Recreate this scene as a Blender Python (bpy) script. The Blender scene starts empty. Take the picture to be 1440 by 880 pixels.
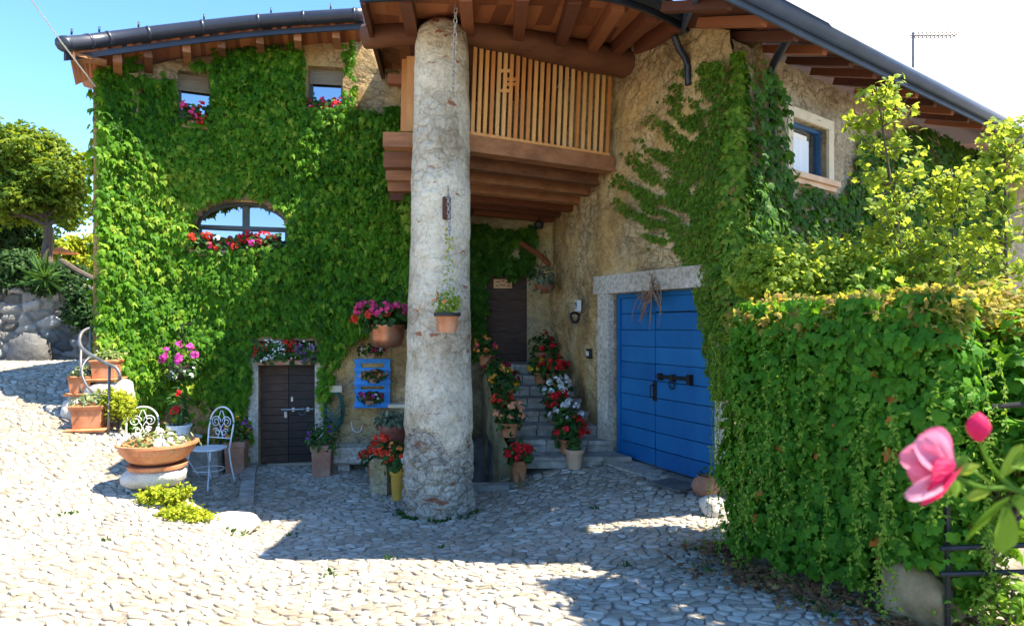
import bpy, math, random
import numpy as np
from mathutils import Vector, Matrix, geometry

random.seed(7)
RNG = np.random.default_rng(7)
S = bpy.context.scene
COL = S.collection
F, CX, HY, E = 900.0, 720.0, 455.0, 2.1      # focal length and eye line in photo pixels, eye height (courtyard near 0)
R = math.radians

# ------------------------------------------------------------------ camera, sky, sun, exposure
cd = bpy.data.cameras.new('camera')
cam = bpy.data.objects.new('camera', cd)
COL.objects.link(cam)
cam.location = (0, 0, E)
cam.rotation_euler = (R(90), 0, 0)
cd.sensor_width = 36
cd.lens = 22.5
cd.shift_y = 15 / 1440
cd.clip_start = 0.05
cd.clip_end = 3000
cd.dof.use_dof = True
cd.dof.focus_distance = 7.5
cd.dof.aperture_fstop = 4.0
S.camera = cam

SUN_AZ, SUN_EL = 100.0, 60.0
w = bpy.data.worlds.new('World')
S.world = w
w.use_nodes = True
nt = w.node_tree
bg = nt.nodes['Background']
sky = nt.nodes.new('ShaderNodeTexSky')
sky.sky_type = 'NISHITA'
sky.sun_disc = False
sky.sun_elevation = R(SUN_EL)
sky.sun_rotation = R(SUN_AZ)
sky.dust_density = 0.3
sky.altitude = 1500
sky.air_density = 1.0
sky.ozone_density = 4.0
hs = nt.nodes.new('ShaderNodeHueSaturation')
hs.inputs['Saturation'].default_value = 1.14
nt.links.new(sky.outputs[0], hs.inputs['Color'])
tcw = nt.nodes.new('ShaderNodeTexCoord')                     # white glare painted into the right-hand sky, broken up by noise
nzw = nt.nodes.new('ShaderNodeTexNoise')
nzw.inputs['Scale'].default_value = 2.2
nzw.inputs['Detail'].default_value = 7
nt.links.new(tcw.outputs['Generated'], nzw.inputs['Vector'])
dtw = nt.nodes.new('ShaderNodeVectorMath')
dtw.operation = 'DOT_PRODUCT'
dtw.inputs[1].default_value = Vector((0.80, 0.52, 0.30)).normalized()
nt.links.new(tcw.outputs['Generated'], dtw.inputs[0])
adw = nt.nodes.new('ShaderNodeMath')
adw.operation = 'MULTIPLY_ADD'
adw.inputs[1].default_value = 0.30
nt.links.new(nzw.outputs[0], adw.inputs[0])
nt.links.new(dtw.outputs['Value'], adw.inputs[2])
rpw = nt.nodes.new('ShaderNodeMapRange')
rpw.interpolation_type = 'SMOOTHSTEP'
rpw.inputs['From Min'].default_value = 0.86
rpw.inputs['From Max'].default_value = 1.10
nt.links.new(adw.outputs[0], rpw.inputs['Value'])
mxw = nt.nodes.new('ShaderNodeMix')
mxw.data_type = 'RGBA'
nt.links.new(rpw.outputs[0], mxw.inputs[0])
nt.links.new(hs.outputs[0], mxw.inputs[6])
mxw.inputs[7].default_value = (3.3, 3.2, 3.0, 1)
nt.links.new(mxw.outputs[2], bg.inputs[0])
bg.inputs[1].default_value = 0.135
sl = bpy.data.lights.new('sun', 'SUN')
sl.energy = 4.7
sl.angle = R(0.5)
sl.color = (1.0, 0.90, 0.74)
so = bpy.data.objects.new('sun', sl)
COL.objects.link(so)
todir = Vector((math.sin(R(SUN_AZ)) * math.cos(R(SUN_EL)), math.cos(R(SUN_AZ)) * math.cos(R(SUN_EL)), math.sin(R(SUN_EL))))
so.rotation_euler = todir.to_track_quat('Z', 'Y').to_euler()
so.location = todir * 40
vs = S.view_settings
vs.view_transform = 'Standard'
vs.look = 'None'
vs.gamma = 1
vs.use_curve_mapping = False
vs.exposure = 1.92
S.cycles.max_bounces = 10
S.cycles.diffuse_bounces = 7
S.cycles.transparent_max_bounces = 8
S.cycles.use_denoising = True
S.cycles.sample_clamp_indirect = 8


# ------------------------------------------------------------------ helpers: points, noise
def P(px, py, Y):
    """A point seen at photo pixel (px, py) standing at depth Y."""
    return Vector(((px - CX) / F * Y, Y, E + (HY - py) / F * Y))


def X_at(px, Y):
    return (px - CX) / F * Y


def Z_at(py, Y):
    return E + (HY - py) / F * Y


def fbm(p, scale=1.0, seed=0, octaves=4):
    p = np.asarray(p, float) * scale
    r = np.random.default_rng(seed + 991)
    out = np.zeros(p.shape[0])
    a, f = 1.0, 1.0
    for o in range(octaves):
        for k in range(5):
            d = r.normal(size=3)
            d /= np.linalg.norm(d)
            out += a * np.sin(p @ (d * f * 2.2) + r.uniform(0, 6.28) + 1.3 * np.sin(p @ (r.normal(size=3) * f))) / 5
        a *= 0.55
        f *= 2.1
    return out


def h2(i, j, s):
    v = np.sin(i * 127.1 + j * 311.7 + s * 74.7) * 43758.5453
    return v - np.floor(v)


def voro(x, y, seed=0):
    """F1, F2 and a random number per cell of a jittered 2-D grid."""
    ix, iy = np.floor(x), np.floor(y)
    f1 = np.full(x.shape, 9.0)
    f2 = np.full(x.shape, 9.0)
    cid = np.zeros(x.shape)
    for a in (-1, 0, 1):
        for b in (-1, 0, 1):
            cx, cy = ix + a, iy + b
            qx = cx + 0.5 + 0.85 * (h2(cx, cy, seed) - 0.5)
            qy = cy + 0.5 + 0.85 * (h2(cx, cy, seed + 5) - 0.5)
            d = np.hypot(x - qx, y - qy)
            nf = d < f1
            f2 = np.where(nf, f1, np.minimum(f2, d))
            cid = np.where(nf, h2(cx, cy, seed + 9), cid)
            f1 = np.where(nf, d, f1)
    return f1, f2, cid


# ------------------------------------------------------------------ helpers: materials
def new_mat(name):
    m = bpy.data.materials.new(name)
    m.use_nodes = True
    n = m.node_tree
    return m, n, n.nodes['Principled BSDF'], n.links.new


def ramp(n, stops):
    r = n.nodes.new('ShaderNodeValToRGB')
    e = r.color_ramp.elements
    while len(e) < len(stops):
        e.new(0.5)
    for q, (p, c) in zip(e, stops):
        q.position = p
        q.color = (*c, 1)
    return r


def tex_coord(n, stretch=(1, 1, 1), rot=(0, 0, 0)):
    tc = n.nodes.new('ShaderNodeTexCoord')
    mp = n.nodes.new('ShaderNodeMapping')
    mp.inputs['Scale'].default_value = stretch
    mp.inputs['Rotation'].default_value = rot
    n.links.new(tc.outputs['Object'], mp.inputs[0])
    return mp.outputs[0]


def noise(n, vec, scale, detail=6, rough=0.6):
    t = n.nodes.new('ShaderNodeTexNoise')
    t.inputs['Scale'].default_value = scale
    t.inputs['Detail'].default_value = detail
    t.inputs['Roughness'].default_value = rough
    n.links.new(vec, t.inputs['Vector'])
    return t.outputs[0]


def mixc(n, fac, a, b, mode='MIX'):
    m = n.nodes.new('ShaderNodeMix')
    m.data_type = 'RGBA'
    m.blend_type = mode
    for sock, v in ((m.inputs[0], fac), (m.inputs[6], a), (m.inputs[7], b)):
        if hasattr(v, 'is_output') or hasattr(v, 'links'):
            n.links.new(v, sock)
        elif isinstance(v, tuple):
            sock.default_value = (*v, 1)
        else:
            sock.default_value = v
    return m.outputs[2]


def bump(n, bsdf, h, strength=0.5, dist=0.02, chain=None):
    b = n.nodes.new('ShaderNodeBump')
    b.inputs['Strength'].default_value = strength
    b.inputs['Distance'].default_value = dist
    n.links.new(h, b.inputs['Height'])
    if chain is not None:
        n.links.new(chain, b.inputs['Normal'])
    n.links.new(b.outputs[0], bsdf.inputs['Normal'])
    return b.outputs[0]


def simple(name, stops, scale=4, rough=0.8, bstr=0.3, bscale=40, stretch=(1, 1, 1), metal=0.0, bdist=0.01, detail=6, attr=False):
    m, n, b, L = new_mat(name)
    v = tex_coord(n, stretch)
    k = noise(n, v, scale, detail)
    if attr:
        at = n.nodes.new('ShaderNodeAttribute')
        at.attribute_name = 'rnd'
        mm = n.nodes.new('ShaderNodeMath')
        mm.operation = 'MULTIPLY_ADD'
        L(at.outputs['Fac'], mm.inputs[0])
        mm.inputs[1].default_value = 0.75
        ma = n.nodes.new('ShaderNodeMath')
        ma.operation = 'MULTIPLY'
        L(k, ma.inputs[0])
        ma.inputs[1].default_value = 0.3
        L(ma.outputs[0], mm.inputs[2])
        k = mm.outputs[0]
    r = ramp(n, stops)
    L(k, r.inputs[0])
    L(r.outputs[0], b.inputs['Base Color'])
    b.inputs['Roughness'].default_value = rough
    b.inputs['Metallic'].default_value = metal
    if bstr:
        bump(n, b, noise(n, v, bscale, 8, 0.65), bstr, bdist)
    return m


def leaf_mat(name, stops, trans=0.4, tcol=(0.25, 0.45, 0.03), rough=0.55):
    m, n, b, L = new_mat(name)
    at = n.nodes.new('ShaderNodeAttribute')
    at.attribute_name = 'rnd'
    r = ramp(n, stops)
    L(at.outputs['Fac'], r.inputs[0])
    L(r.outputs[0], b.inputs['Base Color'])
    b.inputs['Roughness'].default_value = rough
    b.inputs['Specular IOR Level'].default_value = 0.16
    t = n.nodes.new('ShaderNodeBsdfTranslucent')
    tc = mixc(n, 0.6, r.outputs[0], tcol)
    L(tc, t.inputs[0])
    mx = n.nodes.new('ShaderNodeMixShader')
    mx.inputs[0].default_value = trans
    L(b.outputs[0], mx.inputs[1])
    L(t.outputs[0], mx.inputs[2])
    L(mx.outputs[0], n.nodes['Material Output'].inputs[0])
    return m


def petal_mat(name, c, trans=0.25):
    d = tuple(x * 0.55 for x in c)
    return leaf_mat(name, [(0, d), (0.5, c), (1, tuple(min(0.9, x * 1.25 + 0.02) for x in c))], trans, c, 0.6)


def plaster_mat(name, stops, stone=0.6, vs_=(5, 5, 7), pale=(0.62, 0.56, 0.43), brick=0.0, vein=0.5):
    """Rough render over rubble stone: several ochres, stones showing, dark joints and holes."""
    m, n, b, L = new_mat(name)
    v = tex_coord(n)
    k = noise(n, v, 1.7, 10, 0.68)
    r = ramp(n, stops)
    L(k, r.inputs[0])
    vv = tex_coord(n, vs_)
    wob = noise(n, v, 7, 4)
    add = n.nodes.new('ShaderNodeMix')
    add.data_type = 'VECTOR'
    add.inputs[0].default_value = 0.22
    L(vv, add.inputs[4])
    nz = n.nodes.new('ShaderNodeTexNoise')
    nz.inputs['Scale'].default_value = 6
    L(v, nz.inputs['Vector'])
    sc = n.nodes.new('ShaderNodeVectorMath')
    sc.operation = 'SCALE'
    sc.inputs['Scale'].default_value = 6.0
    L(nz.outputs['Color'], sc.inputs[0])
    ad = n.nodes.new('ShaderNodeVectorMath')
    ad.operation = 'MULTIPLY_ADD'
    L(nz.outputs['Color'], ad.inputs[0])
    ad.inputs[1].default_value = (1.1, 1.1, 1.1)
    L(vv, ad.inputs[2])
    vo = n.nodes.new('ShaderNodeTexVoronoi')
    vo.feature = 'DISTANCE_TO_EDGE'
    L(ad.outputs[0], vo.inputs['Vector'])
    vo.inputs['Scale'].default_value = 1.0
    vc = n.nodes.new('ShaderNodeTexVoronoi')
    L(ad.outputs[0], vc.inputs['Vector'])
    vc.inputs['Scale'].default_value = 1.0
    # where stones show through the render
    mask = noise(n, v, 1.1, 6, 0.6)
    mr = ramp(n, [(0.40, (0, 0, 0)), (0.58, (1, 1, 1))])
    L(mask, mr.inputs[0])
    ms = n.nodes.new('ShaderNodeMath')
    ms.operation = 'MULTIPLY'
    L(mr.outputs[0], ms.inputs[0])
    ms.inputs[1].default_value = stone
    sr = ramp(n, [(0.0, tuple(0.55 * x for x in pale)), (0.4, pale), (0.75, tuple(0.8 * x for x in pale)), (1, (0.30, 0.22, 0.15))])
    L(vc.outputs['Color'], sr.inputs[0])
    c = mixc(n, ms.outputs[0], r.outputs[0], sr.outputs[0])
    jr = ramp(n, [(0.0, (0.42, 0.36, 0.28)), (0.09, (1, 1, 1))])
    L(vo.outputs['Distance'], jr.inputs[0])
    jm = n.nodes.new('ShaderNodeMath')
    jm.operation = 'MULTIPLY'
    L(ms.outputs[0], jm.inputs[0])
    jm.inputs[1].default_value = 0.8
    c = mixc(n, jm.outputs[0], c, jr.outputs[0], 'MULTIPLY')
    # grime and small chips
    g = noise(n, v, 26, 8, 0.7)
    gr = ramp(n, [(0.3, (0.5, 0.45, 0.38)), (0.5, (1, 1, 1)), (0.75, (1.14, 1.12, 1.08))])
    L(g, gr.inputs[0])
    c = mixc(n, 0.75, c, gr.outputs[0], 'MULTIPLY')
    ln = noise(n, v, 2.6, 3, 0.55)
    lm = n.nodes.new('ShaderNodeMath')
    lm.operation = 'SUBTRACT'
    L(ln, lm.inputs[0])
    lm.inputs[1].default_value = 0.5
    la = n.nodes.new('ShaderNodeMath')
    la.operation = 'ABSOLUTE'
    L(lm.outputs[0], la.inputs[0])
    lr = ramp(n, [(0.0, (0.30, 0.24, 0.17)), (0.012, (1, 1, 1))])
    L(la.outputs[0], lr.inputs[0])
    c = mixc(n, vein, c, lr.outputs[0], 'MULTIPLY')
    bl_ = noise(n, v, 0.9, 8, 0.7)
    blr = ramp(n, [(0.36, (0.55, 0.50, 0.44)), (0.5, (1, 1, 1)), (0.66, (1.22, 1.2, 1.15))])
    L(bl_, blr.inputs[0])
    c = mixc(n, 0.8, c, blr.outputs[0], 'MULTIPLY')
    if brick:
        bn = noise(n, tex_coord(n, (1, 1, 1.8)), 3.6, 3, 0.5)
        br = ramp(n, [(0.66, (0, 0, 0)), (0.69, (1, 1, 1))])
        L(bn, br.inputs[0])
        c = mixc(n, br.outputs[0], c, (0.36, 0.15, 0.08))
    L(c, b.inputs['Base Color'])
    b.inputs['Roughness'].default_value = 0.92
    b.inputs['Specular IOR Level'].default_value = 0.15
    hb = mixc(n, ms.outputs[0], (0.6, 0.6, 0.6), vo.outputs['Distance'])
    c1 = bump(n, b, hb, 0.9, 0.13)
    c2 = bump(n, b, noise(n, v, 9, 10, 0.7), 0.8, 0.09, c1)
    bump(n, b, noise(n, v, 60, 6, 0.7), 0.4, 0.012, c2)
    return m


OCHRE = [(0.25, (0.34, 0.19, 0.07)), (0.42, (0.58, 0.37, 0.14)), (0.56, (0.70, 0.47, 0.20)), (0.72, (0.74, 0.57, 0.31)), (0.85, (0.38, 0.25, 0.12))]
MT = {}
MT['ochre'] = plaster_mat('ochre_render', OCHRE, 0.9, (3.6, 3.6, 5.5), (0.74, 0.56, 0.31))
MT['ochre_rubble'] = plaster_mat('ochre_rubble', OCHRE, 0.8, (4, 4, 8), (0.5, 0.41, 0.27))
MT['ochre_hazed'] = plaster_mat('hazed_ochre_render', [(0.25, (0.26, 0.19, 0.11)), (0.45, (0.44, 0.34, 0.21)), (0.6, (0.55, 0.45, 0.30)), (0.8, (0.42, 0.32, 0.2))], 0.7, (4, 4, 6), (0.55, 0.48, 0.35), 0, 0.8)  # paler copy of the ochre render, with haze put into its colour
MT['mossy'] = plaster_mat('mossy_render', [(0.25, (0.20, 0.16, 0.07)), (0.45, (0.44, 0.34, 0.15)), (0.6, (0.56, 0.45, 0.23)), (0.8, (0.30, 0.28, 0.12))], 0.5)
MT['column'] = plaster_mat('column_plaster', [(0.28, (0.34, 0.22, 0.11)), (0.40, (0.64, 0.51, 0.33)), (0.52, (0.78, 0.69, 0.53)), (0.64, (0.72, 0.62, 0.45)), (0.76, (0.46, 0.32, 0.17))], 0.6, (5, 5, 7), (0.66, 0.57, 0.43), 1.0, 0.4)
MT['column_base'] = plaster_mat('column_rubble', [(0.3, (0.34, 0.26, 0.17)), (0.5, (0.58, 0.50, 0.38)), (0.7, (0.68, 0.61, 0.49))], 1.0, (7, 7, 11), (0.56, 0.50, 0.41), 1.0)
MT['granite'] = simple('granite', [(0.35, (0.33, 0.29, 0.235)), (0.5, (0.52, 0.465, 0.38)), (0.62, (0.63, 0.57, 0.475))], 22, 0.85, 0.35, 60, detail=12)
MT['grey_stone'] = simple('grey_stone', [(0.3, (0.21, 0.19, 0.16)), (0.5, (0.36, 0.335, 0.29)), (0.7, (0.47, 0.44, 0.385))], 7, 0.9, 0.6, 14, bdist=0.04)
MT['dark_rock'] = simple('dark_rock', [(0.3, (0.07, 0.07, 0.068)), (0.7, (0.16, 0.16, 0.15))], 4, 0.9, 0.7, 9, bdist=0.06)
MT['wall_stone'] = simple('wall_stone', [(0.2, (0.10, 0.095, 0.085)), (0.5, (0.20, 0.19, 0.17)), (0.8, (0.32, 0.30, 0.27))], 6, 0.9, 0.6, 14, bdist=0.04, attr=True)
MT['pale_rock'] = simple('pale_rock', [(0.3, (0.36, 0.33, 0.28)), (0.5, (0.52, 0.49, 0.43)), (0.7, (0.60, 0.57, 0.51))], 4, 0.9, 0.7, 9, bdist=0.06)
MT['cobble'] = simple('cobble_stone', [(0.05, (0.17, 0.145, 0.11)), (0.22, (0.30, 0.26, 0.205)), (0.4, (0.38, 0.345, 0.285)), (0.5, (0.38, 0.30, 0.21)), (0.6, (0.43, 0.39, 0.32)), (0.78, (0.49, 0.45, 0.38)), (1.0, (0.67, 0.635, 0.56))], 30, 0.75, 0.5, 45, bdist=0.012, attr=True)
MT['earth'] = simple('joint_earth', [(0.3, (0.085, 0.09, 0.05)), (0.42, (0.17, 0.15, 0.115)), (0.55, (0.25, 0.225, 0.185)), (0.7, (0.32, 0.295, 0.245))], 4, 0.95, 0.6, 40, bdist=0.03)
MT['terracotta'] = simple('terracotta', [(0.3, (0.40, 0.14, 0.055)), (0.5, (0.52, 0.20, 0.08)), (0.7, (0.58, 0.28, 0.14))], 5, 0.8, 0.15, 60)
MT['terracotta_old'] = simple('weathered_terracotta', [(0.3, (0.26, 0.11, 0.06)), (0.5, (0.36, 0.17, 0.10)), (0.7, (0.42, 0.27, 0.19))], 6, 0.85, 0.2, 60)
MT['terracotta_pale'] = simple('pale_terracotta', [(0.3, (0.50, 0.30, 0.17)), (0.6, (0.60, 0.40, 0.25))], 5, 0.85, 0.15, 60)
MT['terracotta_red'] = simple('dark_red_glaze', [(0.3, (0.20, 0.05, 0.035)), (0.6, (0.30, 0.09, 0.06))], 5, 0.5, 0.15, 60)
MT['yellow_pot'] = simple('yellow_glaze', [(0.3, (0.55, 0.28, 0.03)), (0.6, (0.66, 0.38, 0.05))], 5, 0.5, 0.1, 60)
MT['copper'] = simple('aged_copper', [(0.3, (0.30, 0.10, 0.05)), (0.5, (0.50, 0.21, 0.11)), (0.75, (0.48, 0.32, 0.22))], 5, 0.42, 0.2, 30, metal=0.75)
MT['soil'] = simple('potting_soil', [(0.3, (0.03, 0.022, 0.015)), (0.7, (0.07, 0.05, 0.035))], 20, 1.0, 0.6, 60)
MT['wood_dark'] = simple('dark_beam_wood', [(0.3, (0.08, 0.022, 0.009)), (0.5, (0.18, 0.05, 0.018)), (0.8, (0.27, 0.085, 0.03))], 5, 0.75, 0.4, 22, (0.8, 6, 6), attr=True)
MT['wood_soffit'] = simple('soffit_boards', [(0.3, (0.20, 0.058, 0.02)), (0.5, (0.33, 0.105, 0.036)), (0.8, (0.42, 0.15, 0.055))], 4, 0.7, 0.3, 22, (6, 0.8, 6), attr=True)
MT['wood_beam'] = simple('brown_beam_wood', [(0.3, (0.17, 0.06, 0.022)), (0.5, (0.30, 0.115, 0.042)), (0.8, (0.42, 0.18, 0.075))], 5, 0.75, 0.45, 18, (0.7, 6, 6), bdist=0.02, attr=True)
MT['wood_grey'] = simple('weathered_wood', [(0.3, (0.14, 0.085, 0.05)), (0.5, (0.30, 0.21, 0.14)), (0.7, (0.42, 0.33, 0.25))], 5, 0.85, 0.5, 22, (0.8, 6, 6))
MT['larch'] = simple('larch_slat', [(0.3, (0.64, 0.25, 0.065)), (0.5, (0.78, 0.37, 0.11)), (0.7, (0.80, 0.45, 0.17))], 4, 0.6, 0.2, 30, (7, 7, 0.6), attr=True)
MT['door_brown'] = simple('old_door_wood', [(0.3, (0.030, 0.015, 0.009)), (0.5, (0.065, 0.032, 0.018)), (0.7, (0.115, 0.062, 0.036))], 5, 0.7, 0.5, 24, (0.9, 6, 9))
MT['door_black'] = simple('blackened_door_wood', [(0.3, (0.016, 0.011, 0.009)), (0.6, (0.040, 0.026, 0.019)), (0.75, (0.075, 0.05, 0.036))], 5, 0.7, 0.5, 24, (0.9, 6, 9))
MT['blue_door'] = simple('blue_paint', [(0.0, (0.003, 0.105, 0.29)), (0.5, (0.004, 0.13, 0.34)), (1.0, (0.009, 0.155, 0.38))], 3.2, 0.5, 0.25, 26, (0.7, 0.7, 5), attr=True)
MT['blue_pallet'] = simple('bright_blue_paint', [(0.3, (0.008, 0.18, 0.52)), (0.6, (0.014, 0.25, 0.62))], 4, 0.55, 0.25, 30, (1, 5, 5))
MT['blue_frame'] = simple('blue_window_paint', [(0.3, (0.008, 0.05, 0.13)), (0.6, (0.015, 0.085, 0.20))], 4, 0.5, 0.1, 30)
MT['iron'] = simple('dark_iron', [(0.3, (0.018, 0.018, 0.02)), (0.7, (0.05, 0.047, 0.045))], 8, 0.55, 0.2, 60, metal=0.6)
MT['grey_iron'] = simple('grey_iron', [(0.3, (0.11, 0.11, 0.115)), (0.7, (0.20, 0.20, 0.20))], 8, 0.5, 0.15, 60, metal=0.6)
MT['steel'] = simple('galvanised_chain', [(0.3, (0.25, 0.25, 0.24)), (0.7, (0.5, 0.49, 0.46))], 30, 0.4, 0.2, 60, metal=0.85)
MT['white_iron'] = simple('white_paint_iron', [(0.3, (0.55, 0.57, 0.56)), (0.6, (0.74, 0.75, 0.74))], 8, 0.5, 0.15, 60)
MT['gutter'] = simple('gutter_metal', [(0.3, (0.012, 0.015, 0.026)), (0.7, (0.024, 0.028, 0.044))], 3, 0.4, 0.05, 30, metal=0.0)
MT['gutter_blue'] = simple('blue_grey_metal', [(0.3, (0.045, 0.065, 0.11)), (0.7, (0.07, 0.095, 0.15))], 3, 0.4, 0.05, 30, metal=0.0)
MT['tile'] = simple('roof_tile', [(0.3, (0.12, 0.07, 0.05)), (0.7, (0.24, 0.14, 0.10))], 6, 0.85, 0.5, 12, bdist=0.04)
MT['white_paint'] = simple('white_paint', [(0.3, (0.66, 0.66, 0.64)), (0.6, (0.78, 0.78, 0.76))], 6, 0.6, 0.1, 40)
MT['mossy_stone'] = simple('mossy_stone', [(0.3, (0.16, 0.12, 0.06)), (0.5, (0.30, 0.23, 0.13)), (0.7, (0.36, 0.29, 0.18))], 5, 0.9, 0.6, 14, bdist=0.04)
MT['cream'] = simple('cream_stone', [(0.3, (0.52, 0.42, 0.27)), (0.6, (0.62, 0.52, 0.36))], 6, 0.85, 0.3, 40)
MT['hose'] = simple('green_hose', [(0.3, (0.012, 0.07, 0.055)), (0.6, (0.02, 0.11, 0.08))], 6, 0.45, 0.0)
MT['black'] = simple('opening_shade_black', [(0.3, (0.010, 0.009, 0.008)), (0.7, (0.018, 0.016, 0.014))], 6, 0.9, 0.0)  # near-black that stands for shade in the cellar and door gap
MT['bark'] = simple('bark', [(0.3, (0.05, 0.035, 0.024)), (0.6, (0.12, 0.09, 0.065))], 8, 0.9, 0.6, 20, (3, 3, 0.6), bdist=0.03)
MT['twig'] = simple('dry_twig', [(0.3, (0.17, 0.09, 0.05)), (0.6, (0.28, 0.17, 0.10))], 8, 0.9, 0.2, 40)
MT['orange_cloth'] = simple('orange_cloth', [(0.3, (0.55, 0.17, 0.04)), (0.6, (0.62, 0.24, 0.07))], 6, 0.9, 0.1, 40)
MT['shutter'] = simple('shutter_grey', [(0.3, (0.20, 0.17, 0.13)), (0.6, (0.30, 0.26, 0.20))], 6, 0.8, 0.2, 30, (1, 1, 12))
MT['frame_grey'] = simple('frame_grey_green', [(0.3, (0.045, 0.06, 0.06)), (0.6, (0.075, 0.095, 0.095))], 6, 0.6, 0.1, 30)
MT['curtain'] = simple('white_curtain', [(0.3, (0.62, 0.64, 0.66)), (0.6, (0.78, 0.78, 0.78))], 3, 0.9, 0.2, 10, (8, 8, 0.5))

def stain(name, scale, lo, pos=(0.35, 0.55), fac=0.8, stretch=(1, 1, 1)):
    """Dirt and wear: a large, ragged darker or paler pattern multiplied over a material's colour."""
    n_ = MT[name].node_tree
    b_ = n_.nodes['Principled BSDF']
    src = b_.inputs['Base Color'].links[0].from_socket
    k = noise(n_, tex_coord(n_, stretch), scale, 9, 0.7)
    r_ = ramp(n_, [(pos[0], lo), (pos[1], (1, 1, 1))])
    n_.links.new(k, r_.inputs[0])
    n_.links.new(mixc(n_, fac, src, r_.outputs[0], 'MULTIPLY'), b_.inputs['Base Color'])


stain('mossy_stone', 3, (0.5, 0.5, 0.38), (0.4, 0.6))
stain('cobble', 0.55, (0.62, 0.57, 0.47), (0.36, 0.60))
stain('cobble', 2.6, (0.70, 0.70, 0.60), (0.34, 0.46))
stain('blue_door', 2.2, (0.45, 0.62, 0.75), (0.33, 0.58), 0.7, (1, 1, 0.35))
stain('blue_door', 30, (2.2, 1.35, 1.1), (0.30, 0.34), 0.5, (0.4, 0.4, 2))
stain('terracotta', 3, (0.62, 0.60, 0.58), (0.36, 0.56))
stain('granite', 1.6, (0.62, 0.57, 0.47), (0.35, 0.55))
stain('grey_stone', 2.2, (0.55, 0.52, 0.42), (0.38, 0.6))
stain('larch', 1.5, (0.62, 0.55, 0.50), (0.36, 0.58), 0.7, (5, 5, 0.6))
stain('wood_beam', 2.0, (0.5, 0.46, 0.42), (0.38, 0.6), 0.8, (0.6, 3, 3))
m, n, b, L = new_mat('window_glass')
g = n.nodes.new('ShaderNodeBsdfGlossy')
g.inputs['Roughness'].default_value = 0.02
g.inputs['Color'].default_value = (0.85, 0.9, 0.95, 1)
b.inputs['Base Color'].default_value = (0.012, 0.014, 0.016, 1)
b.inputs['Roughness'].default_value = 0.05
mx = n.nodes.new('ShaderNodeMixShader')
mx.inputs[0].default_value = 0.42
L(b.outputs[0], mx.inputs[1])
L(g.outputs[0], mx.inputs[2])
L(mx.outputs[0], n.nodes['Material Output'].inputs[0])
MT['glass'] = m

GR = lambda a, b_, c: [(0.0, a), (0.45, b_), (0.85, b_), (1.0, c)]
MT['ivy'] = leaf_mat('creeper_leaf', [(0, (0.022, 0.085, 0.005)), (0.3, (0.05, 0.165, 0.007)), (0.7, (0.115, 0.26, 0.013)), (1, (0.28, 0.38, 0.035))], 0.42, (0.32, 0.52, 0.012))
MT['ivy_dark'] = leaf_mat('shaded_creeper_leaf', [(0, (0.022, 0.075, 0.010)), (0.5, (0.045, 0.135, 0.013)), (1, (0.10, 0.22, 0.02))], 0.4, (0.22, 0.42, 0.02))  # darker copy of the creeper leaf, shade put into its colour
MT['ivy_olive'] = leaf_mat('olive_creeper_leaf', [(0, (0.05, 0.125, 0.012)), (0.5, (0.11, 0.22, 0.018)), (0.9, (0.20, 0.30, 0.028)), (1, (0.24, 0.17, 0.04))], 0.35, (0.25, 0.36, 0.03))
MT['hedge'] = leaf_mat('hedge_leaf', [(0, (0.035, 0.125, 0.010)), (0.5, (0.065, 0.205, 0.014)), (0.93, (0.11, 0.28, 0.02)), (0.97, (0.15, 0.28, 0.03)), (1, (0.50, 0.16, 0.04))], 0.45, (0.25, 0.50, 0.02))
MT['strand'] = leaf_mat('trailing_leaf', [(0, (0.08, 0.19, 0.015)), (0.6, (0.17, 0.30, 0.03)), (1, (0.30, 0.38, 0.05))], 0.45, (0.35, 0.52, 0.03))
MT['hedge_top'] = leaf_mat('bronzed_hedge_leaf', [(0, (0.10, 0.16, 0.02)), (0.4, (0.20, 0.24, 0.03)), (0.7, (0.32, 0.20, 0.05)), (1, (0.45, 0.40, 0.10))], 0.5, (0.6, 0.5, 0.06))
MT['sapling'] = leaf_mat('sapling_leaf', [(0, (0.08, 0.16, 0.02)), (0.5, (0.17, 0.28, 0.03)), (1, (0.34, 0.42, 0.06))], 0.55, (0.65, 0.72, 0.06))
MT['lime'] = leaf_mat('lime_leaf', [(0, (0.14, 0.22, 0.012)), (0.5, (0.30, 0.36, 0.02)), (1, (0.45, 0.46, 0.04))], 0.4, (0.6, 0.6, 0.03))
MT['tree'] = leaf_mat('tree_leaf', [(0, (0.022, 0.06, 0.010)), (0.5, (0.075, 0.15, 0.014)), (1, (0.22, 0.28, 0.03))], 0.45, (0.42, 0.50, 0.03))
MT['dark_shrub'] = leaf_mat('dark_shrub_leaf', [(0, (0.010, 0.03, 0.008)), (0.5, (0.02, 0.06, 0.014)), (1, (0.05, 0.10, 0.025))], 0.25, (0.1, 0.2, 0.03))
MT['pot_leaf'] = leaf_mat('geranium_leaf', [(0, (0.018, 0.055, 0.014)), (0.5, (0.035, 0.10, 0.02)), (1, (0.08, 0.17, 0.035))], 0.3, (0.16, 0.3, 0.03))
MT['grey_leaf'] = leaf_mat('grey_green_leaf', [(0, (0.07, 0.11, 0.07)), (0.5, (0.12, 0.17, 0.11)), (1, (0.24, 0.29, 0.18))], 0.3, (0.25, 0.35, 0.15))
MT['mottled'] = leaf_mat('mottled_pot_leaf', [(0, (0.05, 0.09, 0.03)), (0.5, (0.13, 0.19, 0.05)), (1, (0.42, 0.42, 0.22))], 0.3, (0.4, 0.45, 0.1))
MT['litter'] = leaf_mat('fallen_leaf', [(0, (0.09, 0.045, 0.022)), (0.5, (0.17, 0.08, 0.035)), (0.8, (0.25, 0.13, 0.05)), (1, (0.12, 0.17, 0.03))], 0.1, (0.3, 0.15, 0.05))
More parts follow.
